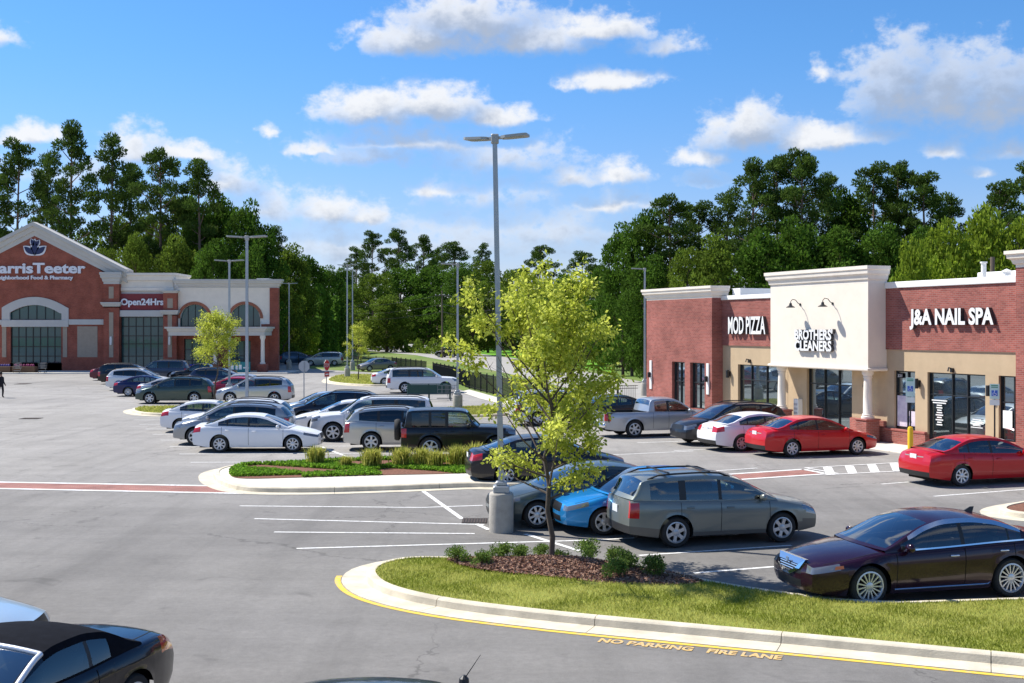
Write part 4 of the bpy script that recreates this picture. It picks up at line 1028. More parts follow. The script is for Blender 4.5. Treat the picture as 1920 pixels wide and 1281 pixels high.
def window(root, x0, x1, z0, z1, y, cols, rows, gl, name='window', fw=.05, extra=()):
    """frame with mullions, every pane a sub-part; y = glass plane, frame stands proud of it"""
    f = MB(); xs = [x0 + (x1 - x0) * k / cols for k in range(cols + 1)] if isinstance(cols, int) else cols
    zs = [z0 + (z1 - z0) * k / rows for k in range(rows + 1)] if isinstance(rows, int) else rows
    for k, x in enumerate(xs):
        a, b = (x, x + fw) if k == 0 else ((x - fw, x) if k == len(xs) - 1 else (x - fw / 2, x + fw / 2)); f.box(a, b, y - .06, y + .02, z0, z1)
    for k, z in enumerate(zs):
        a, b = (z, z + fw) if k == 0 else ((z - fw, z) if k == len(zs) - 1 else (z - fw / 2, z + fw / 2))
        for i in range(len(xs) - 1):
            l = xs[i] + (fw if i == 0 else fw / 2); r = xs[i + 1] - (fw if i == len(xs) - 2 else fw / 2); f.box(l, r, y - .055, y + .02, a, b)
    w = ob(name, f, FRAME, root)
    for i in range(len(xs) - 1):
        for j in range(len(zs) - 1):
            p = MB(); dy = random.uniform(-.002, .002); p.quad((xs[i] + .01, y + dy, zs[j] + .01), (xs[i + 1] - .01, y - dy, zs[j] + .01), (xs[i + 1] - .01, y - dy + .001, zs[j + 1] - .01), (xs[i] + .01, y + dy, zs[j + 1] - .01)); ob('pane', p, gl, w)
    return w

def cornice(x0, x1, y0, y1, z0, z1, out=.35, ends=(1, 1), steps=((0, 0), (.18, 0), (.22, .25), (.45, .40), (.55, .75), (.75, .82), (.80, 1.), (1., 1.))):
    """stepped moulding: profile runs along the front and round both ends"""
    rs = []
    for t, o in steps:
        z = z0 + (z1 - z0) * t; d = o * out; a, b = x0 - d * ends[0], x1 + d * ends[1]
        rs.append([(a, y1, z), (a, y0 - d, z), (b, y0 - d, z), (b, y1, z)])
    return MB().rings(rs)

# ---------------------------------------------------------------- right: the row of shops
FD = Vector((-.3787, .9255)); SH0 = Vector((15.9, 47.9))
shops = empty('shop_building', (SH0.x, SH0.y, 0), atan2(.3787, .9255) - pi / 2 + 0.0)
shops.rotation_euler.z = atan2(-.9255, .3787)
shops['label'] = 'low row of brick and tan stucco shops with a cream middle bay'; shops['category'] = 'shop building'
random.seed(3)
def part(name, mb, m, **k): return ob(name, mb, m, shops, **k)
D_ = 14.0
# nail spa section: x -0.9 .. 6.6
hsp = [(-.43, .80, .62, 3.02), (1.50, 4.55, .08, 3.02), (5.20, 6.35, .62, 3.02)]
part('stucco_wall', wall(-.9, 6.6, .55, 3.88, 0, .3, [(a, b, max(c, .55), d) for a, b, c, d in hsp]), TAN)
part('brick_wall', wall(-.9, 6.6, 3.88, 6.40, -.05, .3), BR_SHOP)
part('brick_base', MB().box(-.9, 1.50, -.12, .3, 0, .55), BR_SHOP); part('brick_base', MB().box(4.55, 6.6, -.12, .3, 0, .55), BR_SHOP)
part('base_cap', MB().box(-.9, 1.50, -.15, .02, .552, .64, bev=.02), mat('brick_cap', (.33, .10, .08), .85, var=.15, vscale=8)); part('base_cap', MB().box(4.55, 6.6, -.15, .02, .552, .64, bev=.02), MATS['brick_cap'])
part('coping', MB().box(-.9, 6.6, -.12, .36, 6.402, 6.66, bev=.02), WHITEW)
window(shops, -.43, .80, .64, 3.02, .16, [-.43, .27, .80], [.64, 2.1, 3.02], SHOPGL)
window(shops, 1.50, 4.55, .06, 3.02, .16, [1.50, 2.75, 3.55, 4.55], [.06, 2.15, 3.02], SHOPGL)
window(shops, 5.20, 6.35, .64, 3.02, .16, [5.20, 5.85, 6.35], [.64, 2.05, 3.02], SHOPGL)
# cream bay: x -7.8 .. -0.9, 0.95 proud, on two columns
bay = part('cream_bay', MB().box(-7.8, -.9, -.95, .015, 3.12, 6.62), CREAM)
part('cornice', cornice(-7.8, -.9, -.95, .02, 6.622, 7.34, .22), CREAMW)
part('bay_moulding', cornice(-7.8, -.9, -.95, -.02, 2.98, 3.118, .10, steps=((0, .3), (.3, 1), (.8, 1), (1, .4))), CREAMW)
for x in (-1.3, -7.35):
    part('pedestal', MB().box(x - .34, x + .34, -.98, -.30, 0, .93, bev=.02), BR_SHOP); part('pedestal_cap', MB().box(x - .38, x + .38, -1.02, -.26, .932, 1.0, bev=.02), MATS['brick_cap'])
    part('column', MB().lathe([(.27, 1.002), (.27, 1.08), (.22, 1.11), (.235, 1.16), (.19, 1.22), (.185, 1.9), (.16, 2.68), (.19, 2.70), (.19, 2.74), (.165, 2.76), (.24, 2.86), (.24, 2.978)], 20, 'z', (x, -.64, 0)), CREAMW, smooth=40)
hb = [(-6.35, -3.15, .08, 3.02)]
part('stucco_wall', wall(-7.8, -.9, 0, 3.5, .02, .32, hb), TAN)
window(shops, -6.35, -3.15, .06, 3.02, .2, [-6.35, -5.2, -4.2, -3.15], [.06, 2.25, 3.02], SHOPGL)
part('brick_base', MB().box(-3.15, -.9, -.10, .02, 0, .9), BR_SHOP)
# pizza section: x -13.4 .. -7.8
hp = [(-12.0, -8.55, .08, 2.95)]
part('stucco_wall', wall(-13.4, -7.8, 0, 3.88, .01, .31, hp), TAN)
part('brick_wall', wall(-13.4, -7.8, 3.88, 6.2, -.05, .31), BR_SHOP)
part('coping', MB().box(-13.4, -7.8, -.12, .36, 6.202, 6.42, bev=.02), WHITEW)
window(shops, -12.0, -8.55, .06, 2.95, .2, [-12.0, -11.0, -9.7, -8.55], [.06, 2.2, 2.95], SHOPGL)
# brick corner block: x -20.3 .. -13.4, 0.64 proud
hk = [(-17.45, -16.1, .55, 2.95), (-15.55, -14.1, .55, 2.95)]
part('brick_wall', wall(-20.3, -13.4, 0, 6.32, -.64, -.30, hk), BR_SHOP)
part('brick_wall', MB().box(-20.3, -13.4, -.298, 6.0, 0, 6.318), BR_SHOP)
part('brick_base', MB().box(-13.95, -13.36, -.72, .10, 0, .5), BR_SHOP); part('brick_base', MB().box(-20.35, -17.6, -.72, -.64, 0, .5), BR_SHOP); part('base_cap', MB().box(-13.99, -13.30, -.76, .12, .502, .57, bev=.02), MATS['brick_cap'])
part('cornice', cornice(-20.3, -13.4, -.64, .3, 6.322, 6.94, .24), CREAMW)
part('parapet', MB().box(-13.1, -12.4, .4, 3, 6.0, 6.80), WHITEW)
for h in hk: window(shops, *h, -.42, 2, [h[2], 1.9, h[3]], SHOPGL)
# next bay at the right edge
part('brick_wall', MB().box(6.6, 13, -.6, 1.2, 0, 6.9), BR_SHOP); part('cornice', cornice(6.6, 13, -.6, 1.2, 6.902, 7.5, .28), CREAMW)
# body and roof behind
part('rear_block', MB().box(-13.4, 13, 1.2, D_, 0, 6.0), TAN); part('roof', MB().box(-20.2, 13, .36, D_ + .2, 6.002, 6.10), ROOFM)
part('rear_block', MB().box(-13.4, 6.6, .32, 1.2, 3.6, 6.0), TAN)
part('rooftop_unit', MB().box(.8, 5.6, 3.2, 6.4, 6.102, 7.05, bev=.03), WHITEW)
v = MB(); v.lathe([(.10, 6.1), (.10, 7.35), (.14, 7.36), (.14, 7.42)], 10, 'z', (2.0, 2.4, 0)); part('roof_vent', v, WHITEW)
part('roof_vent', MB().lathe([(.16, 6.1), (.16, 6.95), (.22, 7.0), (.0, 7.1)], 10, 'z', (3.0, 2.6, 0)), WHITEW)
# wall lamps
def sconce(x, y, z):
    m = MB(); m.box(x - .07, x + .07, y - .05, y, z - .14, z + .14, bev=.01); m.lathe([(.075, z - .20), (.085, z - .18), (.085, z + .18), (.075, z + .20)], 12, 'z', (x, y - .16, 0)); m.box(x - .02, x + .02, y - .12, y - .04, z - .02, z + .02)
    return part('wall_lamp', m, BLACKTR)
for x, z in ((1.05, 2.55), (4.85, 2.45), (-12.7, 2.45), (-8.1, 2.35)): sconce(x, 0, z)
for x in (2.9, -10.9): m = MB(); m.box(x - .06, x + .06, -.12, .02, 3.05, 3.22, bev=.01); m.tube([(x, -.05, 3.2), (x, -.22, 3.24), (x, -.26, 3.10)], .03); part('flood_lamp', m, BLACKTR)
for x in (-19.75, -13.75):
    part('lamp_panel', MB().box(x - .12, x + .12, -.70, -.642, 1.35, 2.95, bev=.01), WHITEW); m = MB(); m.box(x - .06, x + .06, -.86, -.702, 2.0, 2.3, bev=.02); part('wall_lamp', m, BLACKTR)
m = MB(); m.box(-2.25, -2.1, -.1, .02, 2.4, 2.62, bev=.02); m.lathe([(.09, 2.25), (.05, 2.45)], 10, 'z', (-2.17, -.12, 0)); part('wall_lamp', m, mat('bronze', (.25, .20, .14), .5, metal=.3))
# goose-neck lamps over the cream sign
for x in (-5.5, -3.2):
    m = MB(); y0 = -.95; zo = .52
    m.lathe([(.06, 0), (.06, .03)], 10, 'y', (x, y0 - .03, 5.30 + zo)); m.tube([(x, y0, 5.30 + zo), (x, y0 - .14, 5.37 + zo), (x, y0 - .26, 5.50 + zo), (x, y0 - .42, 5.53 + zo), (x, y0 - .52, 5.44 + zo), (x, y0 - .53, 5.36 + zo)], .018, 6)
    m.lathe([(.03, 5.38 + zo), (.06, 5.34 + zo), (.07, 5.26 + zo), (.20, 5.18 + zo), (.20, 5.16 + zo), (.06, 5.22 + zo)], 16, 'z', (x, y0 - .53, 0)); part('gooseneck_lamp', m, BLACKTR, smooth=45)
# posters, notices, meter boxes, sill plant
part('door_number', MB().quad((-.35, .09, 2.72), (-.02, .09, 2.72), (-.02, .09, 2.92), (-.35, .09, 2.92)), DARKIN)
for o_ in letters(part('number_plate', MB().box(-.33, -.04, .08, .088, 2.74, 2.90), DARKIN), '321', .16, LETTERW, extrude=.004, w=.24, x0=-.30, z0=2.76, fn=lambda x, y, z: (x, y + .074, z), nm='digit'): pass
POST = mat('poster', (.75, .68, .72), .6, var=.35, vscale=3.0, col2=(.50, .42, .55))
part('poster', MB().box(-.36, .22, .10, .105, .75, 2.0), POST); part('poster', MB().box(.34, .74, .10, .105, .80, 1.4), POST); part('poster', MB().box(5.3, 5.75, .10, .105, 1.1, 1.75), WHITEW)
for k in range(11): hw = (.42, .36, .14, .16, .12, .15, .2, .13, .2, .12, .16)[k]; part('window_lettering', MB().box(2.05 - hw, 2.05 + hw, .10, .104, 1.90 - k * .095, 1.945 - k * .095), LETTERW)
for k in range(5): hw = (.22, .28, .34, .2, .3)[k]; part('window_lettering', MB().box(4.02 - hw, 4.02 + hw, .10, .104, 1.30 - k * .075, 1.33 - k * .075), LETTERW)
part('utility_box', MB().box(-7.0, -6.65, -.25, .02, .2, 1.5, bev=.02), WHITEW)
for k in range(5): part('vent_slot', MB().box(-6.96, -6.69, -.262, -.25, .4 + k * .2, .5 + k * .2), mat('grey_slot', (.45, .45, .45), .6))
# shop signs: things of their own
def sign(name, label, x, y, z, lines, size, w, depth=.10, gap=.18, bold=.02, standoff=.1, space=1.0):
    L0 = shops.matrix_basis if False else Matrix.Translation((SH0.x, SH0.y, 0)) @ Matrix.Rotation(shops.rotation_euler.z, 4, 'Z')
    p = L0 @ Vector((x, y, z)); r = empty(name, tuple(p), shops.rotation_euler.z); r['label'] = label; r['category'] = 'sign'
    for k, (t, wk) in enumerate(lines):
        objs = letters(r, t, size, LETTERW, extrude=depth / 2, bold=bold, w=wk, space=space, z0=-k * (size * .73 + gap), fn=lambda x_, y_, z_: (x_, y_ - depth / 2 - standoff, z_))
        for o_ in objs:      # dark returns
            o_.data.materials.append(LETTERS)
            for pl in o_.data.polygons: pl.material_index = 0 if abs(pl.normal.y) > .7 else 1
    return r
sign('wall_sign', 'white raised letters of the nail spa sign on red brick', .72, -.05, 4.92, [('J&A NAIL SPA', 4.45)], .84, 4.45, bold=.030, standoff=.0, depth=.17)
sign('wall_sign', 'tall white raised letters of the pizza shop sign on red brick', -12.55, -.05, 4.50, [('MOD PIZZA', 3.25)], 1.18, 3.25, bold=.028, standoff=.0, depth=.17)
sign('wall_sign', 'two lines of white raised letters on the cream cleaners bay', -5.72, -.95, 4.27, [("BROTHERS'", 2.7), ('CLEANERS', 2.62)], .60, 2.7, bold=.022, standoff=.0, depth=.16, gap=.05)
# walk before the shops
Ls = Matrix.Translation((SH0.x, SH0.y, 0)) @ Matrix.Rotation(shops.rotation_euler.z, 4, 'Z')
wk = MB()
for x0, x1 in ((-20.5, -16), (-16, -12), (-12, -8), (-8, -4), (-4, -.9), (-.9, 2), (2, 4.5), (4.5, 8), (8, 14)):
    o_ = ob('sidewalk_slab', MB().box(x0 + .006, x1 - .006, -2.3, 1.1, -.1, .03, bev=.012), WALK, None, kind='structure'); o_.matrix_basis = Ls.copy()

# ---------------------------------------------------------------- left: the grocery store
YS = 129.0; PXM = FPX / YS
def sx(u): return (u - CX) / PXM
def sz(v): return CAMH - (v - HOR) / PXM
store = empty('grocery_store', (0, YS, 0)); store['label'] = 'large red brick grocery store with a gabled entrance and cream parapet'; store['category'] = 'store'
def sp_(name, mb, m, **k): return ob(name, mb, m, store, **k)
SHADEW = mat('store_trim', (.56, .54, .50), .85, var=.05, vscale=.6, spec=.2)
# gabled block
x0, x1, xc = sx(-66), sx(196), sx(65); ze, zp = sz(512), sz(427)
hg = [(sx(20), sx(115), sz(681), sz(612))]
sp_('brick_wall', wall(x0, x1, 0, sz(612), 0, .5, hg), BR_STORE)
# wall over the lintel with an arched opening, built as strips
gm = MB(); n = 40
def roofz(x): return zp - abs(x - xc) * (zp - ze) / (x1 - xc)
ax0, ax1, azs, azt = sx(19), sx(116), sz(588), sz(572)
def archz(x): return azs + (azt - azs) * max(0, 1 - ((x - xc) / ((ax1 - ax0) / 2))**2)
xs = sorted({*[x0 + (x1 - x0) * k / n for k in range(n + 1)], ax0, ax1, xc, *[ax0 + (ax1 - ax0) * k / 16 for k in range(17)]})
for a, b in zip(xs, xs[1:]):
    m_ = (a + b) / 2; lo = (lambda x: archz(x)) if ax0 < m_ < ax1 else (lambda x: sz(612)); gm.quad((a, 0, lo(a)), (b, 0, lo(b)), (b, 0, roofz(b)), (a, 0, roofz(a)))
    gm.quad((b, .5, lo(b)), (a, .5, lo(a)), (a, .5, roofz(a)), (b, .5, roofz(b)))
    if ax0 < m_ < ax1: gm.quad((a, .5, lo(a)), (b, .5, lo(b)), (b, 0, lo(b)), (a, 0, lo(a)))
sp_('gable_wall', gm, BR_STORE)
# raking cornice
for s in (-1, 1):
    r = MB(); e = sx(238) - xc; sl = (zp - ze) / (x1 - xc); rs = []
    for x in (0, e):
        xx = xc + s * x; zt = sz(416) - x * (sz(416) - sz(504)) / e; rs.append([(xx, -.55, zt - .05), (xx, -.55, zt - .45), (xx, -.30, zt - .50), (xx, -.25, zt - 1.0), (xx, -.08, zt - 1.05), (xx, -.06, zt - 1.55), (xx, .6, zt - 1.55), (xx, .6, zt)])
    sp_('raking_cornice', r.rings(rs), SHADEW)
rb = MB(); e = sx(238) - xc; rs = []
for y in (.6, 2.2):
    rs.append([(xc - e, y, sz(504) - .1), (xc, y, sz(416) - .1), (xc + e, y, sz(504) - .1), (xc + e, y, sz(504) - 1.2), (xc - e, y, sz(504) - 1.2)])
sp_('gable_roof', rb.rings(rs), mat('roof_metal', (.35, .34, .33), .6))
# arch surround, lintel band, window
am = MB(); o0, o1 = sx(4), sx(129); ri = []; ro = []
for k in range(25):
    t = k / 24; xi = ax0 + (ax1 - ax0) * t; ri.append((xi, archz(xi))); xo = o0 + (o1 - o0) * t; w_ = ((xo - xc) / ((o1 - o0) / 2)); ro.append((xo, sz(578) + (sz(557) - sz(578)) * max(0, 1 - w_ * w_)))
ri = [(ax0, sz(600))] + ri + [(ax1, sz(600))]; ro = [(o0, sz(600))] + ro + [(o1, sz(600))]
rs = [[(i[0], -.12, i[1]), (i[0], .3, i[1]), (o[0], .0, o[1]), (o[0], -.12, o[1])] for i, o in zip(ri, ro)]
sp_('arch_surround', am.rings(rs), SHADEW)
for a, b, z0_, z1_, d in ((-60, 4, 609, 600, .14), (4, 129, 613, 600, .20), (129, 196, 609, 599, .14)): sp_('lintel_band', MB().box(sx(a), sx(b), -d, .05, sz(z0_), sz(z1_), bev=.03), SHADEW)
f = MB()
aw = ob('arched_window', MB().box(ax0, ax1, .16, .24, sz(600), sz(600) + .08), FRAME, store)
for k in range(6):
    a, b = ax0 + (ax1 - ax0) * k / 6, ax0 + (ax1 - ax0) * (k + 1) / 6; p = MB(); m5 = (a + b) / 2; p.add([(a + .03, .25, sz(600)), (b - .03, .25, sz(600)), (b - .03, .25, archz(b)), (m5, .25, archz(m5)), (a + .03, .25, archz(a))], [(0, 1, 2, 3, 4)]); ob('pane', p, STOREGL, aw)
    ob('mullion', MB().box(a - .03, a + .03, .17, .26, sz(600), max(archz(a), sz(600) + .1)), FRAME, aw)
window(store, sx(20), sx(115), sz(681), sz(612), .25, 7, [sz(681), sz(668), sz(650), sz(632), sz(612)], STOREGL, fw=.09)
sp_('bulkhead', MB().box(sx(19), sx(116), .0, .4, 0, sz(681)), DARKIN)
sp_('stucco_panel', MB().box(sx(145), sx(183), -.04, .03, sz(670), sz(612), bev=.02), TANP); sp_('stucco_panel', MB().box(sx(-52), sx(-14), -.04, .03, sz(670), sz(612), bev=.02), TANP)
for u in (8, 122): sp_('pilaster_strip', MB().box(sx(u - 4), sx(u + 4), -.05, .03, sz(670), sz(612)), TANP)
# pier right of the gable
def pier(a, b, top_, band, y=-.5, cap=True):
    sp_('pier', MB().box(sx(a), sx(b), y, .6, 0, sz(top_)), BR_STORE)
    if cap: sp_('pier_cap', cornice(sx(a), sx(b), y, .6, sz(top_) + .002, sz(top_ - 22), .35), SHADEW)
    sp_('pier_band', cornice(sx(a), sx(b), y, .5, sz(band + 5), sz(band - 5), .28), SHADEW)
    c = (a + b) / 2; sp_('pier_panel', MB().box(sx(c - 4), sx(c + 4), y - .03, y + .02, sz(670), sz(586)), TANP); sp_('wall_lamp', MB().lathe([(.1, sz(647)), (.13, sz(644)), (.13, sz(634)), (.08, sz(631))], 10, 'z', (sx(c), y - .14, 0)), WHITEW)
pier(197, 226, 533, 572); sp_('pier_panel', MB().box(sx(207), sx(216), -.53, -.48, sz(560), sz(538)), TANP)
# lit cream parapet and the 24 hour bay
sp_('cream_parapet', cornice(sx(226), sx(322), .3, 6, sz(551), sz(512), .5, steps=((0, 0), (.12, .0), (.15, .35), (.30, .35), (.33, .1), (.62, .1), (.65, .55), (.86, .7), (.9, 1.), (1., 1.))), CREAMW)
sp_('sign_band', MB().box(sx(226), sx(309), -.1, .5, sz(582), sz(551)), mat('red_panel', (.22, .025, .03), .6))
sp_('lintel_band', MB().box(sx(226), sx(309), -.35, .3, sz(594), sz(582), bev=.04), SHADEW)
window(store, sx(226), sx(309), sz(690), sz(594), .3, 6, [sz(690), sz(668), sz(645), sz(630), sz(612), sz(594)], STOREGL, fw=.09)
sp_('bulkhead', MB().box(sx(226), sx(309), .1, .6, 0, sz(690)), BR_STORE)
pier(309, 334, 550, 587, -.6, cap=False); sp_('pier_cap', cornice(sx(309), sx(334), -.6, .5, sz(550), sz(545), .2), SHADEW); sp_('pier_panel', MB().box(sx(317), sx(327), -.63, -.58, sz(578), sz(560)), TANP)
# right wing with two arched windows and the canopy
wx0, wx1 = sx(334), sx(506); aws = [(338, 392), (432, 488)]
wm = MB(); pts = {wx0, wx1}
for a, b in aws: pts |= {sx(a) + (sx(b) - sx(a)) * k / 16 for k in range(17)}
pts = sorted(pts)
def wing_lo(x):
    for a, b in aws:
        A_, B_ = sx(a), sx(b)
        if A_ - .001 <= x <= B_ + .001: return sz(597) + (sz(571) - sz(597)) * sqrt(max(0, 1 - ((x - (A_ + B_) / 2) / ((B_ - A_) / 2))**2))
    return None
for a, b in zip(pts, pts[1:]):
    m_ = (a + b) / 2; arch = wing_lo(m_) is not None
    la, lb = (wing_lo(a), wing_lo(b)) if arch else (sz(613), sz(613)); wm.quad((a, 0, la), (b, 0, lb), (b, 0, sz(540)), (a, 0, sz(540)))
    if arch: wm.quad((a, .5, la), (b, .5, lb), (b, 0, lb), (a, 0, la))
sp_('stucco_wall', wm, CREAM)
for a, b in aws:
    A_, B_ = sx(a), sx(b); c = (A_ + B_) / 2; rs = []
    for k in range(25):
        t = pi - pi * k / 24; rs.append([((c + (B_ - A_) / 2 * cos(t)) + 0, y, sz(597) + (sz(571) - sz(597)) * sin(t)) for y in (-.06, .02)] + [(c + ((B_ - A_) / 2 + .32) * cos(t), y, sz(597) + (sz(571) - sz(597) + .32) * sin(t)) for y in (.02, -.06)])
    sp_('brick_arch', MB().rings(rs), brick_mat('arch_brick_%d' % a, (.45, .14, .06), (.36, .10, .05), (.3, .2, .17)))
    w_ = ob('arched_window', MB().box(A_, B_, .2, .3, sz(613), sz(613) + .1), FRAME, store)
    for k in range(4):
        p, q = A_ + (B_ - A_) * k / 4, A_ + (B_ - A_) * (k + 1) / 4; m5 = MB(); xs_ = [p + (q - p) * j / 6 for j in range(7)]
        m5.add([(x, .32, sz(613)) for x in (p, q)] + [(x, .32, wing_lo(x)) for x in xs_[::-1]], [tuple(range(9))]); ob('pane', m5, STOREGL, w_)
        if k: ob('mullion', MB().box(p - .03, p + .03, .24, .33, sz(613), wing_lo(p)), FRAME, w_)
sp_('stucco_band', MB().box(sx(394), sx(430), -.08, .04, sz(612), sz(603), bev=.02), CREAMW); sp_('stucco_band', MB().box(sx(490), sx(506), -.08, .04, sz(608), sz(600), bev=.02), CREAMW)
sp_('brick_wall', MB().box(sx(490), sx(506), -.05, .3, sz(613), sz(608)), BR_STORE)
sp_('cornice', cornice(wx0, sx(522), -.05, .6, sz(540), sz(524), .5), SHADEW)
sp_('pier', MB().box(sx(506), sx(522), -.12, .6, 0, sz(540) - .002), BR_STORE)
sp_('canopy', cornice(sx(336), sx(510), -4.0, .0, sz(629), sz(613), .35, steps=((0, 0), (.45, 0), (.5, .3), (.75, .5), (.8, 1), (1, 1))), SHADEW)
for u in (506, 420): sp_('column', MB().lathe([(.30, .95), (.30, 1.1), (.22, 1.15), (.2, 3.5), (.3, 3.75), (.3, sz(629) - .002)], 14, 'z', (sx(u), -3.7, 0)), CREAMW, smooth=40); sp_('pedestal', MB().box(sx(u) - .5, sx(u) + .5, -4.2, -3.2, 0, .95), BR_STORE)
sp_('brick_wall', wall(wx0, wx1, 0, sz(613), .02, .5, [(sx(345), sx(400), .05, 3.6), (sx(430), sx(470), .05, 3.4)]), BR_STORE)
window(store, sx(345), sx(400), .05, 3.6, .3, 4, 3, STOREGL, fw=.08); window(store, sx(430), sx(470), .05, 3.4, .3, 3, 2, STOREGL, fw=.08)
# shell behind the front
kk = (YS + 40) / YS * 1.03
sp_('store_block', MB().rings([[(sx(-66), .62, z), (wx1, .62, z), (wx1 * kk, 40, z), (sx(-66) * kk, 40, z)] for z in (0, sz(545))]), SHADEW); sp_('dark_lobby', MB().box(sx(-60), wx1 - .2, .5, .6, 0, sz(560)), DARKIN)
sp_('rooftop_unit', MB().box(sx(470), sx(494), 3, 6, sz(524) - .5, sz(520)), WHITEW)
st_walk = MB().box(sx(-120), sx(560), -6.5, .6, -.1, .12, bev=.03); ob('sidewalk', st_walk, WALK, None, (0, YS, 0), kind='structure')

def store_sign(label, u0, u1, vbase, txt, vcap, y, bold, m=LETTERW):
    r = empty('wall_sign', (sx(u0), YS + y, sz(vbase))); r['label'] = label; r['category'] = 'sign'
    w_ = sx(u1) - sx(u0); h = sz(vcap) - sz(vbase)
    objs = letters(r, txt, h / .72, m, extrude=.08, bold=bold, w=w_, fn=lambda x, y_, z: (x, y_ - .1, z)); return r
NAVYW = mat('sign_white', (.80, .80, .84), .4)
rs_ = store_sign('large white slab letters of the store name on the brick gable', -24, 161, 512, 'HarrisTeeter', 493, -.02, .05, NAVYW)
# slab serifs and navy backing
store_sign('small white lettering line under the store name on the gable', -10, 138, 524, 'Neighborhood Food & Pharmacy', 517, -.02, .018, NAVYW)
store_sign('white opening hours letters on the red band beside the gable', 228, 308, 572, 'Open24Hrs', 560, -.12, .03, NAVYW)
# apple-like emblem: white outlined leaves
em = empty('wall_emblem', (sx(66), YS - .03, sz(464))); em['label'] = 'round white outlined leaf emblem high on the brick gable'; em['category'] = 'emblem'
NAVY = mat('emblem_navy', (.02, .03, .10), .5)
def blob(pts, y0, y1): return MB().rings([[(x, y0, z) for x, z in pts], [(x, y1, z) for x, z in pts]])
def leaf(cx, cz, a, l, w_, k): return [(cx + (t * l) * cos(a) - w_ * sin(pi * t) * sg * sin(a) * k, cz + (t * l) * sin(a) + w_ * sin(pi * t) * sg * cos(a) * k) for sg, ts in ((1, [i / 10 for i in range(11)]), (-1, [1 - i / 10 for i in range(1, 10)])) for t in ts]
for cx_, cz_, a_, l_, w_ in ((0, -.95, pi / 2, 1.9, .42), (0, -.9, R(140), 1.65, .42), (0, -.9, R(40), 1.65, .42), (-.05, .05, R(112), 1.0, .26), (.1, .1, R(60), .85, .24)):
    ob('leaf_outline', blob(leaf(cx_, cz_, a_, l_, w_, 1.15), -.10, 0), NAVYW, em); ob('leaf', blob(leaf(cx_ + .1 * l_ * cos(a_), cz_ + .1 * l_ * sin(a_), a_, l_ * .82, w_ * .68, 1), -.14, -.101), NAVY, em)
# teal banner, carts and displays at the doors
bn = ob('banner', MB().box(0, sx(489) - sx(450), -.05, .05, 0, 1.1), mat('teal_banner', (.02, .20, .22), .6), None, (sx(450), YS - 5.2, .12)); bn['label'] = 'teal banner with white marks under the store canopy'; bn['category'] = 'banner'
for k, (a, w_) in enumerate(((.25, .3), (.75, .25), (1.1, .3), (1.55, .6))): ob('banner_mark', MB().box(a, a + w_, -.056, -.0505, .3 + .1 * (k == 3), .8 - .25 * (k == 3)), LETTERW, bn)
def crate_display(u, w_, col, label, h=1.0):
    r = empty('produce_stand', (sx(u), YS - 5.0, .12)); r['label'] = label; r['category'] = 'produce stand'
    ob('table', MB().box(0, w_, -.5, .5, .0, h * .6, bev=.03), mat('stand_wood', (.12, .07, .04), .8), r); rng = random.Random(u)
    for k in range(int(w_ / .25)): ob('produce', MB().lathe([(.02, 0), (.12, .05), (.14, .14), (.08, .24), (.01, .27)], 8, 'z', (.13 + .25 * k, -.2 + rng.random() * .3, h * .6 + .002)), mat('produce_%s' % col[0], col[1]), r)
for u, w_, col, lb in ((336, 1.6, ('a', (.35, .45, .05)), 'produce stand with yellow green goods by the pier'), (352, 1.4, ('b', (.06, .35, .04)), 'produce stand with bright green goods by the doors'), (371, 1.4, ('c', (.05, .05, .35)), 'produce stand with dark blue goods by the doors'), (18, 2.4, ('d', (.08, .06, .25)), 'low display with violet flowers under the gable window, left one'), (62, 2.4, ('e', (.3, .03, .12)), 'low display with red flowers under the gable window, right one')): crate_display(u, w_, col, lb)
def seg_cart(u, y, label):
    r = empty('shopping_cart', (sx(u), y, .12)); r['label'] = label; r['category'] = 'shopping cart'; g = mat('cart_wire', (.3, .31, .32), .4, metal=.6)
    m = MB()
    for k in range(7): x = -.3 + k * .1; m.tube([(x, -.28, .45), (x * 1.1, -.3, 1.0)], .012, 4); m.tube([(x, .28, .45), (x * 1.1, .3, 1.0)], .012, 4)
    for z in (.45, .7, 1.0): m.tube([(-.33, -.3, z), (.33, -.3, z), (.33, .3, z), (-.33, .3, z), (-.33, -.3, z)], .012, 4)
    ob('basket', m, g, r); ob('handle', MB().tube([(-.45, -.28, 1.05), (-.45, .28, 1.05)], .02, 6), mat('cart_handle', (.02, .12, .08), .5), r); ob('chassis', MB().tube([(-.4, 0, .2), (.3, 0, .2), (.3, 0, .45)], .02, 5), g, r)
    for x in (-.35, .28):
        for y_ in (-.22, .22): ob('wheel', MB().lathe([(.06, -.015), (.065, 0), (.06, .015)], 10, 'y', (x, y_, .065)), TYRE, r)
seg_cart(76, YS - 6, 'left of two lone shopping carts on the store walk'); seg_cart(121, YS - 6, 'right of two lone shopping carts on the store walk')

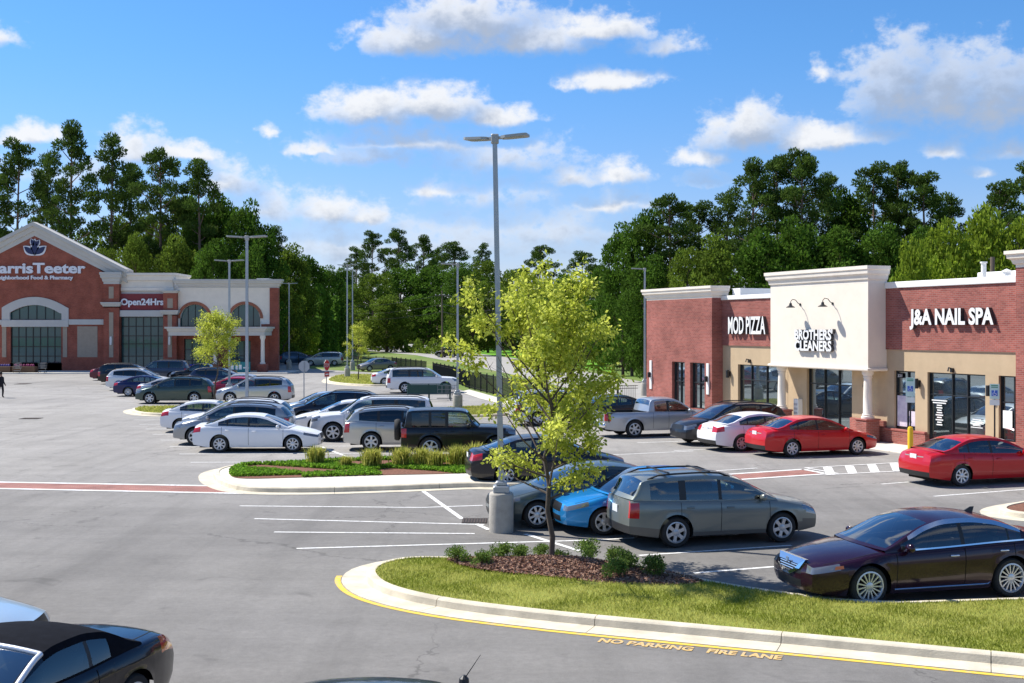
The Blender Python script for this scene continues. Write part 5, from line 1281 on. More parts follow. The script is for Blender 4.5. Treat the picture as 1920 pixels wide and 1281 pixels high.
# ================================================================ lamps, signs, fence, small things
GALV = mat('galvanised_steel', (.42, .44, .46), .45, metal=.55, var=.08, vscale=3)
LAMPH = mat('lamp_housing', (.40, .40, .38), .5, metal=.3)
LENS = mat('lamp_lens', (.16, .16, .15), .3)
BASEC = mat('lamp_base_concrete', (.42, .39, .34), .9, var=.22, vscale=2.5, bump=.3, bscale=30, spec=.2)
def lamp(u, v, vtop, heads, label, base=True, lean=0., group='parking lot lamps', hs=1.0):
    p = G(u, v); h = CAMH - (vtop - HOR) / FPX * p[1]
    r = empty('street_lamp', (*p, 0)); r['label'] = label; r['category'] = 'street lamp'; r['group'] = group
    zb = .92 if base else .05
    if base:
        ob('base', MB().lathe([(.285, -.02), (.285, .86), (.275, .90), (.25, zb)], 26, 'z'), BASEC, r, smooth=40)
        m = MB(); m.box(-.19, .19, -.19, .19, zb, zb + .16, bev=.02); m.box(-.13, .13, -.13, .13, zb + .16, zb + .26, bev=.02); ob('base_cover', m, GALV, r)
    tp = (sin(lean) * h, 0, h)
    m = MB(); n = 4; w0, w1 = .068, .055
    m.rings([[(tp[0] * t + s * w, y * w, zb + (h - zb) * t) for s, y in ((-1, -1), (1, -1), (1, 1), (-1, 1))] for t, w in ((0.001, w0), (1, w1))]); ob('pole', m, GALV, r)
    m = MB(); m.box(tp[0] - .09, tp[0] + .09, -.09, .09, h - .02, h + .2, bev=.02); ob('bracket', m, LAMPH, r)
    for dx, dy in heads:
        L_ = sqrt(dx * dx + dy * dy); a = atan2(dy, dx); m = MB()
        m.box(.06, .26, -.05, .05, .10, .17); hd = MB(); hd.rings([[(x, y * w, z + (x - .2) * .06) for y, z in ((-1, .10), (1, .10), (1, .17), (-1, .17))] for x, w in ((.2, .14), (.34, .21), (.86, .23), (.95, .19))])
        R_ = Matrix.Translation((tp[0], 0, h)) @ Matrix.Rotation(a, 4, 'Z') @ Matrix.Scale(hs, 4)
        for q in (m, hd): q.v = [tuple(R_ @ Vector(v_)) for v_ in q.v]
        ob('arm', m, LAMPH, r); ho = ob('lamp_head', hd, LAMPH, r)
        ln = MB(); ln.box(.36, .84, -.16, .16, .108, .112); ln.v = [tuple(R_ @ (Vector(v_) + Vector((0, 0, (v_[0] - .2) * .06 - .012)))) for v_ in ln.v]; ob('lens', ln, LENS, ho)
    return r
lamp(940, 997, 268, [(-.8, .55), (.95, -.25)], 'tall near lamp pole on a round concrete base beside the teal sedan', lean=R(-.95), hs=.84)
lamp(463, 803, 450, [(-1, .1), (1, -.1)], 'tall twin-head lamp before the store wing, taller of the two there')
lamp(430, 752, 493, [(-1, .1), (1, -.1)], 'smaller twin-head lamp left of the tall one before the store wing')
lamp(651, 709, 500, [(-1, .3), (1, -.3)], 'lamp with concrete base on the rear grass island')
lamp(661, 694, 508, [(-1, .2)], 'slender lamp right behind the rear grass island lamp')
lamp(858, 770, 500, [(-1.0, .1)], 'single-arm lamp beside the cart corral and fence')
lamp(542, 693, 534, [(-1, 0), (1, 0)], 'distant lamp beyond the right end of the grocery store')
lamp(1209, 742, 508, [(-1, .1)], 'single-arm lamp at the brick corner of the shops')

# signs
REDS = mat('sign_red', (.50, .02, .02), .5); SIGNB = mat('sign_back', (.48, .49, .50), .5, metal=.3); BLUES = mat('sign_blue', (.03, .12, .50), .5); YELB = mat('bollard_yellow', (.85, .55, .02), .5, var=.05, vscale=6)
def octa(rad, y0, y1, z): return MB().rings([[(rad * cos(pi / 8 + k * pi / 4), y0, z + rad * sin(pi / 8 + k * pi / 4)) for k in range(8)], [(rad * cos(pi / 8 + k * pi / 4), y1, z + rad * sin(pi / 8 + k * pi / 4)) for k in range(8)]])
def stop_sign(u, v, vc, label, front, rz):
    p = G(u, v); z = CAMH - (vc - HOR) / FPX * p[1]; r = empty('stop_sign', (*p, 0), R(rz)); r['label'] = label; r['category'] = 'stop sign'
    ob('post', MB().box(-.03, .03, -.02, .02, 0, z + .3), GALV, r); s = -1 if front else 1
    o_ = ob('panel', octa(.40, s * .03 - .005, s * .03 + .005, z), SIGNB, r); ob('rim', octa(.40, s * .036 - .001, s * .036 + .001, z), LETTERW, r); ob('red_face', octa(.375, s * .040 - .001, s * .040 + .001, z), REDS, r)
    t = letters(r, 'STOP', .34, LETTERW, extrude=.003, bold=.008, w=.55, fn=lambda x, y, zz: ((x - .275) * (1 if front else -1), s * .045 + y * s * 0, z - .12 + zz))
    if front:
        ob('rider_panel', MB().box(-.3, .3, -.045, -.03, z - .78, z - .46), REDS, r); ob('rider_mark', MB().box(-.2, .2, -.05, -.0455, z - .66, z - .58), LETTERW, r)
    return r
stop_sign(570, 747, 687, 'round grey back of a stop sign on a thin post', False, -6)
stop_sign(612, 746, 685, 'red stop sign seen turned aside beyond the parked row', True, 68)
def handi(u, v, vt, vb, label, boll=None):
    p = G(u, v); y = p[1]; z1, z0 = CAMH - (vt - HOR) / FPX * y, CAMH - (vb - HOR) / FPX * y; r = empty('parking_sign', (*p, 0), R(-28)); r['label'] = label; r['category'] = 'parking sign'
    ob('post', MB().box(-.025, .025, -.02, .02, .03, z1), BLACKTR, r); ob('panel', MB().box(-.16, .16, -.035, -.022, z0 + .22, z1), mat('sign_pale_green', (.55, .72, .66), .5), r); ob('penalty_panel', MB().box(-.16, .16, -.035, -.022, z0, z0 + .20), mat('sign_pale', (.72, .76, .72), .5), r)
    zc = (z0 + .22 + z1) / 2; ob('blue_square', MB().box(-.10, .10, -.040, -.036, zc - .16, zc + .04), BLUES, r)
    m = MB(); m.lathe([(.018, -.002), (.018, .002)], 8, 'y', (0, -.043, zc + .02)); m.tube([(0, -.043, zc), (0, -.043, zc - .07), (.05, -.043, zc - .07), (.07, -.043, zc - .12)], .009, 4); m.tube([(-.0 + .055 * cos(t), -.043, zc - .09 + .055 * sin(t)) for t in np.linspace(R(120), R(330), 8)], .007, 4); ob('wheelchair_mark', m, LETTERW, r)
    for k in range(2): ob('text_line', MB().box(-.11, .11, -.040, -.036, z1 - .07 - k * .06, z1 - .04 - k * .06), mat('sign_green', (.03, .25, .14), .5), r)
    if boll: ob('bollard', MB().lathe([(.10, .02), (.10, 1.05), (.08, 1.12), (.03, 1.14)], 16, 'z'), YELB, r, smooth=50)
handi(1707, 858, 708, 755, 'accessible parking sign rising from the yellow bollard', True)
handi(1865, 872, 720, 760, 'accessible parking sign without bollard near the right edge')

# fence
FENM = mat('fence_black', (.012, .012, .013), .5)
def fence(pts, h, label, group='black picket fences'):
    r = empty('picket_fence', (*pts[0], 0)); r['label'] = label; r['category'] = 'fence'; o0 = Vector(pts[0])
    pk = MB(); 
    for a, b in zip(pts, pts[1:]):
        a, b = Vector(a) - o0, Vector(b) - o0; L_ = (b - a).length; n = max(1, round(L_ / 2.4)); d = (b - a) / L_
        for k in range(n):
            p = a + d * L_ * k / n; ob('post', MB().box(p.x - .05, p.x + .05, p.y - .05, p.y + .05, 0, h + .1), FENM, r)
            q = a + d * L_ * (k + 1) / n
            for z in (.18, h - .18, h - .03): ob('rail', MB().tube([(p.x, p.y, z), (q.x, q.y, z)], .022, 4), FENM, r)
        m = int(L_ / .13)
        for k in range(m): p = a + d * (k + .5) * .13; pk.box(p.x - .012, p.x + .012, p.y - .012, p.y + .012, .06, h)
    ob('pickets', pk, FENM, r, kind='stuff')
fence([G(560, 684), G(650, 686), G(735, 692), G(800, 702)], 1.35, 'black picket fence along the rear of the lot')
fence([G(812, 706), G(850, 716), G(880, 729), G(925, 740), G(960, 748), G(1030, 762)], 1.35, 'black picket fence along the pale walk behind the lamp')
fence([G(1158, 772), G(1196, 771)], 1.5, 'short black fence panel beside the brick corner of the shops')
# cart corral
cr = empty('cart_corral', (*G(765, 752), 0), R(6)); cr['label'] = 'dark green shopping cart corral before the white suv'; cr['category'] = 'cart corral'
GRN = mat('corral_green', (.008, .055, .045), .5)
for x in (0, 1.4, 2.8):
    for y in (0, 1.6): ob('post', MB().tube([(x, y, 0), (x, y, 1.05)], .035, 8), GRN, cr)
for y in (0, 1.6):
    for z in (.45, 1.03): ob('rail', MB().tube([(0, y, z), (2.8, y, z)], .03, 8), GRN, cr)
    ob('side_panel', MB().box(.02, 2.78, y - .012, y + .012, .5, .98, bev=.005), GRN, cr)
for k in range(3):
    c = empty('shopping_cart', (*(Vector(G(838, 752)) + Vector((.32 * k - .3, .5))), 0), R(6)); c['label'] = ('leftmost', 'middle', 'rightmost')[k] + ' of three shopping carts beside the green corral'; c['category'] = 'shopping cart'; c['group'] = 'carts by the corral'
    m = MB(); g = mat('cart_wire', (.3, .31, .32), .4, metal=.6)
    for z in (.5, .75, 1.0): m.tube([(-.35, -.28, z), (.35, -.28, z), (.35, .28, z), (-.35, .28, z), (-.35, -.28, z)], .014, 4)
    for x in (-.35, -.1, .15, .35):
        for y in (-.28, .28): m.tube([(x, y, .5), (x, y, 1.0)], .012, 4)
    ob('basket', m, g, c); ob('chassis', MB().tube([(-.4, 0, .15), (.35, 0, .15), (.3, 0, .5)], .03, 5), g, c); ob('handle', MB().tube([(-.42, -.28, 1.03), (-.42, .28, 1.03)], .022, 6), GRN, c)
# utility poles and wires over the far road
WOOD = mat('utility_pole_wood', (.16, .12, .09), .9, var=.2, vscale=2)
def upole(u, y, vtop, label):
    p = A(u, HOR, y); h = CAMH - (vtop - HOR) / FPX * y; r = empty('utility_pole', (p.x, y, 0)); r['label'] = label; r['category'] = 'utility pole'
    ob('shaft', MB().lathe([(.17, 0), (.11, h)], 10, 'z'), WOOD, r); ob('crossarm', MB().box(-1.2, 1.2, -.08, .08, h - .9, h - .75), WOOD, r)
    for x in (-1.05, -.4, .4, 1.05): ob('insulator', MB().lathe([(.05, h - .75), (.06, h - .62), (.02, h - .58)], 8, 'z', (x, 0, 0)), LETTERW, r)
    return Vector((p.x, y, h))
P1 = upole(577, 300, 560, 'utility pole at the far left end of the road'); P2 = upole(829, 190, 545, 'utility pole beside the road behind the fence lamp'); P3 = upole(1185, 118, 500, 'utility pole among the trees left of the shops')
WIRE = mat('wire', (.02, .02, .02), .6)
for k, off in enumerate((-.62, -2.2, -3.4)):
    for a, b, nm in ((P1, P2, 'far span'), (P2, P3, 'near span')):
        q = []
        for i in range(17):
            t = i / 16; p = a.lerp(b, t) + Vector((0, 0, off - 1.6 * 4 * t * (1 - t))); q.append(p)
        o_ = ob('overhead_wire', MB().tube(q, .022, 4), WIRE); o_['label'] = '%s overhead wire, %s above the road' % (('upper', 'middle', 'lower')[k], nm); o_['category'] = 'wire'
o_ = ob('roof_pole', MB().lathe([(.16, 0), (.13, 1)], 10, 'z'), WOOD, None, tuple(A(1861, HOR, 70))[:2] + (0,)); o_.scale = (1, 1, CAMH + (HOR - 482) / FPX * 70); o_.name = 'utility_pole'; o_['label'] = 'grey pole standing behind the roof of the nail spa'; o_['category'] = 'utility pole'

# person at the left edge
def person():
    V = [(0, 0, .98), (0, 0, 1.2), (0, .0, 1.42), (0, 0, 1.52), (0, .02, 1.62), (0, .02, 1.74), (.10, 0, .92), (.12, -.06, .5), (.12, -.02, .09), (.12, -.16, .04), (-.10, 0, .92), (-.12, .10, .52), (-.12, .22, .12), (-.12, .08, .05), (.19, 0, 1.42), (.26, .03, 1.14), (.25, -.12, .92), (.25, -.18, .84), (-.19, 0, 1.42), (-.26, -.03, 1.14), (-.25, .04, .90), (-.25, .06, .82)]
    E = [(0, 1), (1, 2), (2, 3), (3, 4), (4, 5), (0, 6), (6, 7), (7, 8), (8, 9), (0, 10), (10, 11), (11, 12), (12, 13), (2, 14), (14, 15), (15, 16), (16, 17), (2, 18), (18, 19), (19, 20), (20, 21)]
    rad = [.15, .14, .15, .065, .10, .085, .10, .075, .05, .045, .10, .075, .05, .045, .075, .05, .04, .035, .075, .05, .04, .035]
    me = bpy.data.meshes.new('body'); me.from_pydata(V, E, []); o_ = bpy.data.objects.new('person', me); C.objects.link(o_)
    sk = o_.modifiers.new('s', 'SKIN'); 
    for i, r in enumerate(rad): me.skin_vertices[0].data[i].radius = (r * (1.25 if i < 3 else 1), r)
    me.skin_vertices[0].data[0].use_root = True
    o_.modifiers.new('d', 'SUBSURF').render_levels = 2; o_.modifiers['d'].levels = 2
    dg = bpy.context.evaluated_depsgraph_get(); m2 = bpy.data.meshes.new_from_object(o_.evaluated_get(dg)); o_.modifiers.clear(); o_.data = m2
    cl = mat('dark_clothes', (.012, .011, .016), .9); skn = mat('skin', (.30, .17, .11), .6)
    m2.materials.clear(); m2.materials.append(cl); m2.materials.append(skn)
    for p in m2.polygons: z = p.center.z; p.material_index = 1 if z > 1.5 or (abs(p.center.x) > .2 and z < .92) else 0
    m2.shade_smooth()
    hb = MB(); hb.lathe([(.10, 1.66), (.115, 1.72), (.10, 1.80), (.05, 1.84), (.005, 1.85)], 14, 'z', (0, .03, 0)); ob('hair', hb, mat('dark_hair', (.02, .014, .01), .8), o_, smooth=60)
    o_.location = (*G(2, 746), 0); o_.rotation_euler = (0, 0, R(70)); o_.scale = (.97,) * 3
    o_['label'] = 'person in dark clothes walking at the left edge of the lot'; o_['category'] = 'person'
person()

# ================================================================ plants
rng = np.random.default_rng(11)
def unit(n): v = rng.normal(size=(n, 3)); return v / np.linalg.norm(v, axis=1, keepdims=True)
BARK = mat('bark', (.13, .09, .065), .95, var=.3, vscale=3, bump=.5, bscale=12, vstretch=(1, 1, .25)); PBARK = mat('pine_bark', (.20, .135, .10), .95, var=.3, vscale=2, bump=.5, bscale=10, vstretch=(1, 1, .3))
M_PINE = mat('pine_needles', (.078, .132, .022), .85, tone=.45, transl=.26, spec=.10)
M_DEC = mat('broadleaf', (.082, .160, .018), .85, tone=.5, transl=.34, spec=.10)
M_DEC2 = mat('olive_broadleaf', (.135, .200, .024), .85, tone=.45, transl=.36, spec=.10)
M_BRIGHT = mat('bright_leaf', (.24, .33, .030), .65, tone=.4, transl=.42, spec=.10)
M_YOUNG = mat('young_leaf', (.46, .57, .035), .6, tone=.45, transl=.48, spec=.2, col2=(.80, .83, .15))

def clumps_mesh(name, C_, Rr, per, size, aspect, flat=.75, up=.4, inner=.55):
    P = []; D = []; T = []
    for c, r in zip(C_, Rr):
        n = int(per * (r / np.mean(Rr))**2); d = unit(n); rad = r * (inner + (1 - inner) * rng.random(n)**.6)
        p = d * rad[:, None]; p[:, 2] *= flat; P.append(c + p); D.append(unit(n) * .8 + d * .7 + np.array([0, 0, up])); T.append(np.clip(rng.normal(.45, .22, n) + rng.normal(0, .16), 0, 1))
    P = np.concatenate(P); D = np.concatenate(D); T = np.concatenate(T)
    return leaves_mesh(name, P, D, size * (0.65 + .7 * rng.random(len(P))), aspect, T)

def make_pine(k, H=20., bare=.45, spread=2.9, nc=46):
    C_, R_, br = [], [], MB()
    lean = rng.normal(0, .25, 2); top = np.array([lean[0], lean[1], H])
    br.tube([tuple(top * t + np.array([rng.normal(0, .05), rng.normal(0, .05), 0])) if 0 < t else (0, 0, 0) for t in np.linspace(0, .97, 9)], [.27 * (1 - .78 * t) for t in np.linspace(0, 1, 9)], 8)
    for i in range(nc):
        t = bare + (1 - bare) * (i + rng.random()) / nc; prof = spread * (sin(pi * min(1, ((t - bare) / (1 - bare)) * .78 + .16)))**.8
        a = i * 2.4 + rng.normal(0, .5); rr = prof * (.25 + .8 * rng.random()**.7); c = top * t + np.array([rr * cos(a), rr * sin(a), rng.normal(0, .3) + rr * .12]); C_.append(c); R_.append(.62 + .55 * rng.random())
        if rng.random() < .75: b0 = top * (t - .03 - .02 * rr / spread); br.tube([tuple(b0), tuple(b0 * .4 + c * .6 + np.array([0, 0, -.12])), tuple(c)], [.055, .04, .02], 5)
    C_.append(top * .99); R_.append(.8)
    for i in range(4): t = bare * (.55 + .4 * rng.random()); a = rng.random() * 6.3; b0 = top * t; br.tube([tuple(b0), (b0[0] + cos(a) * .8, b0[1] + sin(a) * .8, b0[2] - .1)], [.04, .015], 5)
    return br.mesh('trunk', 60), clumps_mesh('crown', C_, R_, 240, .36, .32, .62, .5, .35)

def make_dec(k, H=14., w=4.6, nc=72, bot=.10, size=.33, per=190):
    C_, R_ = [], []; br = MB()
    br.tube([(0, 0, 0), (.1, 0, H * .3), (-.1, .1, H * .6), (0, 0, H * .85)], [.28, .2, .12, .04], 8)
    for i in range(nc):
        t = bot + (1 - bot) * (i + .5) / nc; prof = w * (sin(pi * min(1, (t - bot) / (1 - bot) * .80 + .16)))**.75; a = i * 2.4 + rng.normal(0, .4); rr = prof * (.30 + .72 * rng.random()**.5)
        C_.append(np.array([rr * cos(a), rr * sin(a), H * t * .97 + rng.normal(0, .3)])); R_.append(.8 + .75 * rng.random())
        if i % 4 == 0: c = C_[-1]; br.tube([(0, 0, max(1., c[2] - rr * .9)), tuple(c * .55 + np.array([0, 0, (c[2] - rr * .9) * .45])), tuple(c)], [.09, .06, .02], 5)
    return br.mesh('trunk', 60), clumps_mesh('crown', C_, R_, per, size, .62, .8, .2, .5)

KIND = {}
for i in range(4): KIND['pine%d' % i] = (*make_pine(i, bare=(.45, .5, .40, .62)[i], spread=(3.0, 2.6, 3.4, 2.2)[i], nc=(40, 32, 50, 20)[i]), 20., (3.0, 2.6, 3.4, 2.2)[i] * 2.1, M_PINE, PBARK)
for i in range(4): KIND['dec%d' % i] = (*make_dec(i, w=(4.6, 4.0, 5.0, 3.6)[i]), 14., (4.6, 4.0, 5.0, 3.6)[i] * 2.1, (M_DEC, M_DEC, M_DEC2, M_DEC2)[i], BARK)
KIND['bright'] = (*make_dec(9, H=9., w=4.2, nc=60, size=.34, per=170), 9., 8.8, M_BRIGHT, BARK)
prnd = random.Random(5)
def tree(kind, u, vtop, y, wpx, label, group, name='tree', base=0.):
    tr, cr_, H, Wd, ml, mbk = KIND[kind]; x = (u - CX) / FPX * y; h = CAMH + (HOR - vtop) / FPX * y - base; s = h / H; w = wpx / FPX * y / Wd
    r = empty(name, (x, y, base), prnd.random() * 6.28); r['label'] = label; r['category'] = 'tree'; r['group'] = group; r.scale = (w, w, s)
    a = ob('trunk', tr, mbk, r); b = ob('crown', cr_, ml, r); return r
ORD = ['first', 'second', 'third', 'fourth', 'fifth', 'sixth', 'seventh', 'eighth', 'ninth', 'tenth', 'eleventh', 'twelfth', 'thirteenth', 'fourteenth', 'fifteenth', 'sixteenth', 'seventeenth', 'eighteenth', 'nineteenth', 'twentieth']
def row(spec, text, group, name):
    for i, (k, u, vt, y, w) in enumerate(sorted(spec, key=lambda s: s[1])): tree(k, u, vt, y, w, text % ORD[i], group, name)
row([('pine2', -25, 262, 166, 110), ('pine0', 30, 274, 165, 105), ('pine1', 82, 300, 172, 75), ('pine0', 130, 243, 162, 112), ('pine1', 202, 262, 164, 95), ('pine3', 240, 310, 175, 70), ('pine2', 300, 287, 160, 120), ('pine3', 378, 303, 158, 80)], 'tall pine with bare trunk behind the grocery store, %s from the left', 'pines behind the store', 'pine_tree')
row([('dec0', 10, 455, 178, 130), ('dec3', 75, 450, 176, 110), ('dec2', 165, 440, 180, 110), ('dec3', 235, 415, 176, 100), ('dec2', 285, 405, 170, 100), ('dec2', 335, 372, 168, 105), ('dec0', 372, 380, 162, 110), ('dec1', 415, 366, 165, 115), ('dec0', 458, 388, 160, 115), ('dec1', 492, 425, 158, 95), ('pine1', 520, 432, 175, 65), ('dec3', 545, 470, 172, 95), ('dec1', 580, 482, 190, 90), ('dec0', 612, 505, 230, 80)], 'leafy dark green tree in the wood behind the store, %s from the left', 'wood behind the store', 'tree')
row([('dec3', 255, 452, 152, 75), ('dec2', 205, 470, 154, 80), ('dec3', 330, 455, 152, 90), ('dec1', 400, 450, 150, 90), ('dec0', 470, 470, 150, 100), ('dec2', 530, 520, 165, 90), ('dec1', 575, 540, 205, 90)], 'lower tree close behind the store roof line, %s from the left', 'lower trees behind the store', 'tree')
row([('bright', 535, 600, 172, 60), ('bright', 565, 585, 176, 70)], 'bright green bush tree right of the store, %s from the left', 'bush trees by the store', 'tree')
row([('dec1', 640, 505, 300, 75), ('pine1', 668, 468, 330, 52), ('pine0', 696, 440, 320, 62), ('pine2', 748, 432, 310, 75), ('pine0', 792, 448, 318, 66), ('pine1', 822, 470, 330, 50), ('pine3', 855, 455, 300, 70), ('pine1', 908, 462, 330, 46), ('dec0', 640, 535, 270, 95), ('dec2', 700, 515, 262, 110), ('dec0', 752, 502, 280, 120), ('dec1', 806, 500, 275, 115), ('dec0', 862, 500, 262, 115), ('dec2', 915, 492, 230, 105), ('dec3', 885, 550, 205, 95), ('dec3', 725, 560, 236, 95), ('dec0', 672, 540, 290, 95)], 'far tree beyond the road in the middle gap, %s from the left', 'trees beyond the road', 'tree')
row([('dec2', 962, 508, 205, 110), ('pine2', 1012, 463, 230, 82), ('dec2', 1010, 545, 190, 100), ('pine0', 1092, 477, 220, 80), ('dec0', 1060, 520, 185, 110), ('dec1', 1125, 500, 170, 90), ('dec3', 1075, 580, 150, 110), ('dec0', 1150, 560, 135, 100)], 'tree seen behind the young yellow-green tree, %s from the left', 'trees behind the young tree', 'tree')
row([('dec0', 1168, 432, 118, 105), ('dec1', 1208, 396, 116, 115), ('pine2', 1255, 372, 114, 140), ('pine0', 1312, 388, 118, 110), ('pine1', 1356, 372, 116, 95), ('pine0', 1408, 312, 108, 120), ('pine2', 1455, 302, 112, 130), ('pine2', 1505, 288, 106, 145), ('pine0', 1556, 336, 112, 100), ('dec1', 1590, 360, 110, 120), ('pine0', 1640, 318, 108, 120), ('pine2', 1682, 312, 110, 130), ('pine0', 1738, 335, 106, 120), ('pine1', 1785, 372, 110, 95), ('pine2', 1872, 345, 104, 120), ('pine0', 1925, 318, 106, 130)], 'tall dark tree in the wood behind the shops, %s from the left', 'tall wood behind the shops', 'pine_tree')
row([('dec0', 1215, 490, 104, 130), ('dec2', 1290, 470, 100, 130), ('dec3', 1345, 455, 98, 120), ('dec1', 1430, 430, 100, 150), ('dec0', 1500, 420, 100, 150), ('dec1', 1575, 430, 98, 150), ('dec0', 1650, 430, 97, 150), ('dec1', 1735, 430, 96, 140), ('dec0', 1830, 440, 98, 130)], 'lower leafy tree showing just above the shop roofs, %s from the left', 'lower trees behind the shops', 'tree')
row([('bright', 1712, 478, 78, 110), ('bright', 1775, 448, 80, 150), ('bright', 1850, 424, 80, 160), ('bright', 1925, 440, 78, 150)], 'bright yellow-green tree behind the nail spa roof, %s from the left', 'bright trees behind the nail spa', 'tree')

# undergrowth that reads as one mass
def belt(name, pts, hlo, hhi, n, m, size, depth):
    P = []
    for a, b in zip(pts, pts[1:]):
        k = int(n * math.dist(a, b) / sum(math.dist(p, q) for p, q in zip(pts, pts[1:]))); t = rng.random(k); z = rng.random(k)**.8
        x = a[0] + (b[0] - a[0]) * t; y = a[1] + (b[1] - a[1]) * t; hh = hlo + (hhi - hlo) * (.5 + .5 * np.sin(x * .9 + np.sin(x * .37) * 3)) ; P.append(np.stack([x, y + rng.normal(0, depth, k), z * hh], 1))
    P = np.concatenate(P); o_ = ob(name, leaves_mesh(name, P, unit(len(P)) + np.array([0, 0, .3]), size * (.6 + .8 * rng.random(len(P))), .7), m, kind='stuff'); return o_
belt('undergrowth', [(-95, 182), (-50, 182), (-30, 188), (-35, 240), (-60, 330)], 6, 11, 26000, M_DEC, .8, 2.5)
belt('undergrowth', [(-110, 420), (-40, 380), (-20, 330), (0, 262), (14, 215), (20, 170), (18, 130)], 6, 13, 26000, M_DEC2, 1.0, 2.0)
belt('undergrowth', [(12, 122), (22, 122), (60, 118), (75, 100)], 7, 12, 20000, M_DEC, .6, 1.6)
belt('roadside_bushes', [(-42, 260), (-22, 235), (-9, 205)], 1, 3, 2500, M_DEC2, .6, .8)

# the young tree on the near island
def young_tree(px, vtop, label, seed, wid=1.0, nleaf=1.0, base=.15, sparse=1.0, name='young_tree', leafm=None, c0=.30, gap=None):
    g = np.random.default_rng(seed); p = G(*px, base); h = CAMH - (vtop - HOR) / FPX * p[1] - base
    r = empty(name, (*p, base)); r['label'] = label; r['category'] = 'tree'
    br = MB(); tips = []; k = h / 6.0
    lead = [np.array([.02 * i * g.normal(), .02 * i * g.normal(), h * .80 * i / 9]) for i in range(10)]
    br.tube([tuple(q) for q in lead], [.062 * k * (1 - .88 * i / 9) for i in range(10)], 8)
    def at(t): i = min(8, int(t * 9)); return lead[i] + (lead[i + 1] - lead[i]) * (t * 9 - i)
    nb = int(30 * sparse)
    for i in range(nb):
        t = c0 + (.96 - c0) * i / nb; a = i * 2.4 + g.normal(0, .35); ln = k * wid * (2.25 * sin(pi * min(1, (t - c0) / (1 - c0) * .62 + .30))**.9) * (.72 + .45 * g.random()); el = R(18 + 46 * (t - c0) / (1 - c0) + g.normal(0, 8)); b = at(t)
        d = np.array([cos(a) * cos(el), sin(a) * cos(el), sin(el)]); ef_ = b + d * ln
        if gap and ((ef_[0] > .8 and ef_[2] < 2.9) or ef_[0] > 1.7): ln *= .5
        q = [b, b + d * ln * .5 + np.array([0, 0, .05 * ln]), b + d * ln + np.array([0, 0, .20 * ln])]
        br.tube([tuple(x) for x in q], [.024 * k, .015 * k, .006 * k], 5)
        for j in range(int(5 + 3 * g.random())):
            s = .30 + .70 * (j + g.random()) / 9; s = min(s, 1.); c = q[0] + (q[2] - q[0]) * s + np.array([0, 0, .08 * ln * sin(pi * s)]); off = g.normal(0, 1, 3); off /= np.linalg.norm(off); e = c + (off * np.array([1, 1, .7]) + d * .6 + np.array([0, 0, .25])) * k * (.22 + .3 * g.random())
            br.tube([tuple(c), tuple(e)], [.007 * k, .003 * k], 4); tips.append((e, .8 + .5 * g.random()))
        tips.append((q[2], 1.)); tips.append((q[2] * .85 + q[0] * .15 + np.array([0, 0, .08 * ln]), .8))
    for j in range(int(14 * sparse)): tips.append((at(.85 + .15 * g.random()) + g.normal(0, .22 * k, 3), 1.))
    if gap: tips = [q for q in tips if not (q[0][0] > .9 and q[0][2] < 2.95) and q[0][0] < 1.75]
    if gap: tips = [q for q in tips if not gap[0] < q[0][0] < gap[1] or g.random() < .12]
    P, D, T = [], [], []
    for e, w in tips:
        n = int(52 * nleaf * w); off = g.normal(0, .108 * k * w, (n, 3)); P.append(e + off); dd = off / (np.linalg.norm(off, axis=1, keepdims=True) + 1e-6) + g.normal(0, .5, (n, 3)) + np.array([0, 0, -.35]); D.append(dd); T.append(np.clip(g.normal(.45, .25, n) + g.normal(0, .18), 0, 1))
    P = np.concatenate(P); D = np.concatenate(D); T = np.concatenate(T)
    ob('trunk', br.mesh('trunk', 60), mat('young_bark', (.09, .07, .055), .9, var=.3, vscale=6, bump=.4, bscale=30, vstretch=(1, 1, .2)), r); ob('crown', leaves_mesh('crown', P, D, k * .094 * (.6 + .7 * g.random(len(P))), .58, T), leafm or M_YOUNG, r); return r
young_tree((1033, 1057), 500, 'young yellow-green tree on the mulched near island', 4, c0=.27, gap=(-1.32, -.72), nleaf=1.7)
young_tree((405, 772), 572, 'young yellow-green tree before the store canopy', 8, nleaf=.8, wid=.72, c0=.5)
young_tree((672, 712), 596, 'small thin yellow-green tree on the rear grass island', 15, wid=.62, sparse=.6, nleaf=.7, c0=.4)

# shrubs
M_SHRUB = mat('shrub_leaf', (.16, .24, .05), .7, tone=.5, transl=.38, spec=.10)
sh_me = []
for i in range(3): cl = [np.array([rng.normal(0, .085), rng.normal(0, .085), .12 + .17 * rng.random()]) for _ in range(12)]; sh_me.append(clumps_mesh('foliage', cl, [.10 + .05 * rng.random() for _ in cl], 110, .045, .5, .9, .5, .3))
stm = MB()
for i in range(7): a = i * .9; stm.tube([(0, 0, 0), (.08 * cos(a), .08 * sin(a), .18)], [.008, .004], 4)
stm = stm.mesh('stems')
SHR = [(856, 1052, 1.0), (900, 1060, .95), (938, 1047, 1.05), (973, 1051, 1.05), (1014, 1046, .9), (1052, 1052, .8), (1104, 1046, 1.25), (1147, 1054, 1.0), (1181, 1064, 1.1), (1161, 1081, 1.15), (1234, 1077, 1.2)]
shl = ['first', 'second', 'third', 'fourth', 'fifth', 'sixth', 'seventh', 'eighth', 'tenth', 'ninth', 'eleventh']
for i, (u, v, s) in enumerate(SHR):
    r = empty('shrub', (*G(u, v, .16), .15), rng.random() * 6); r.scale = (s, s, s * .82); r['label'] = 'low green shrub in the mulch around the young tree, %s from the left' % shl[i]; r['category'] = 'shrub'; r['group'] = 'shrubs on the near island'
    ob('foliage', sh_me[i % 3], M_SHRUB, r); ob('stem', stm, BARK, r)
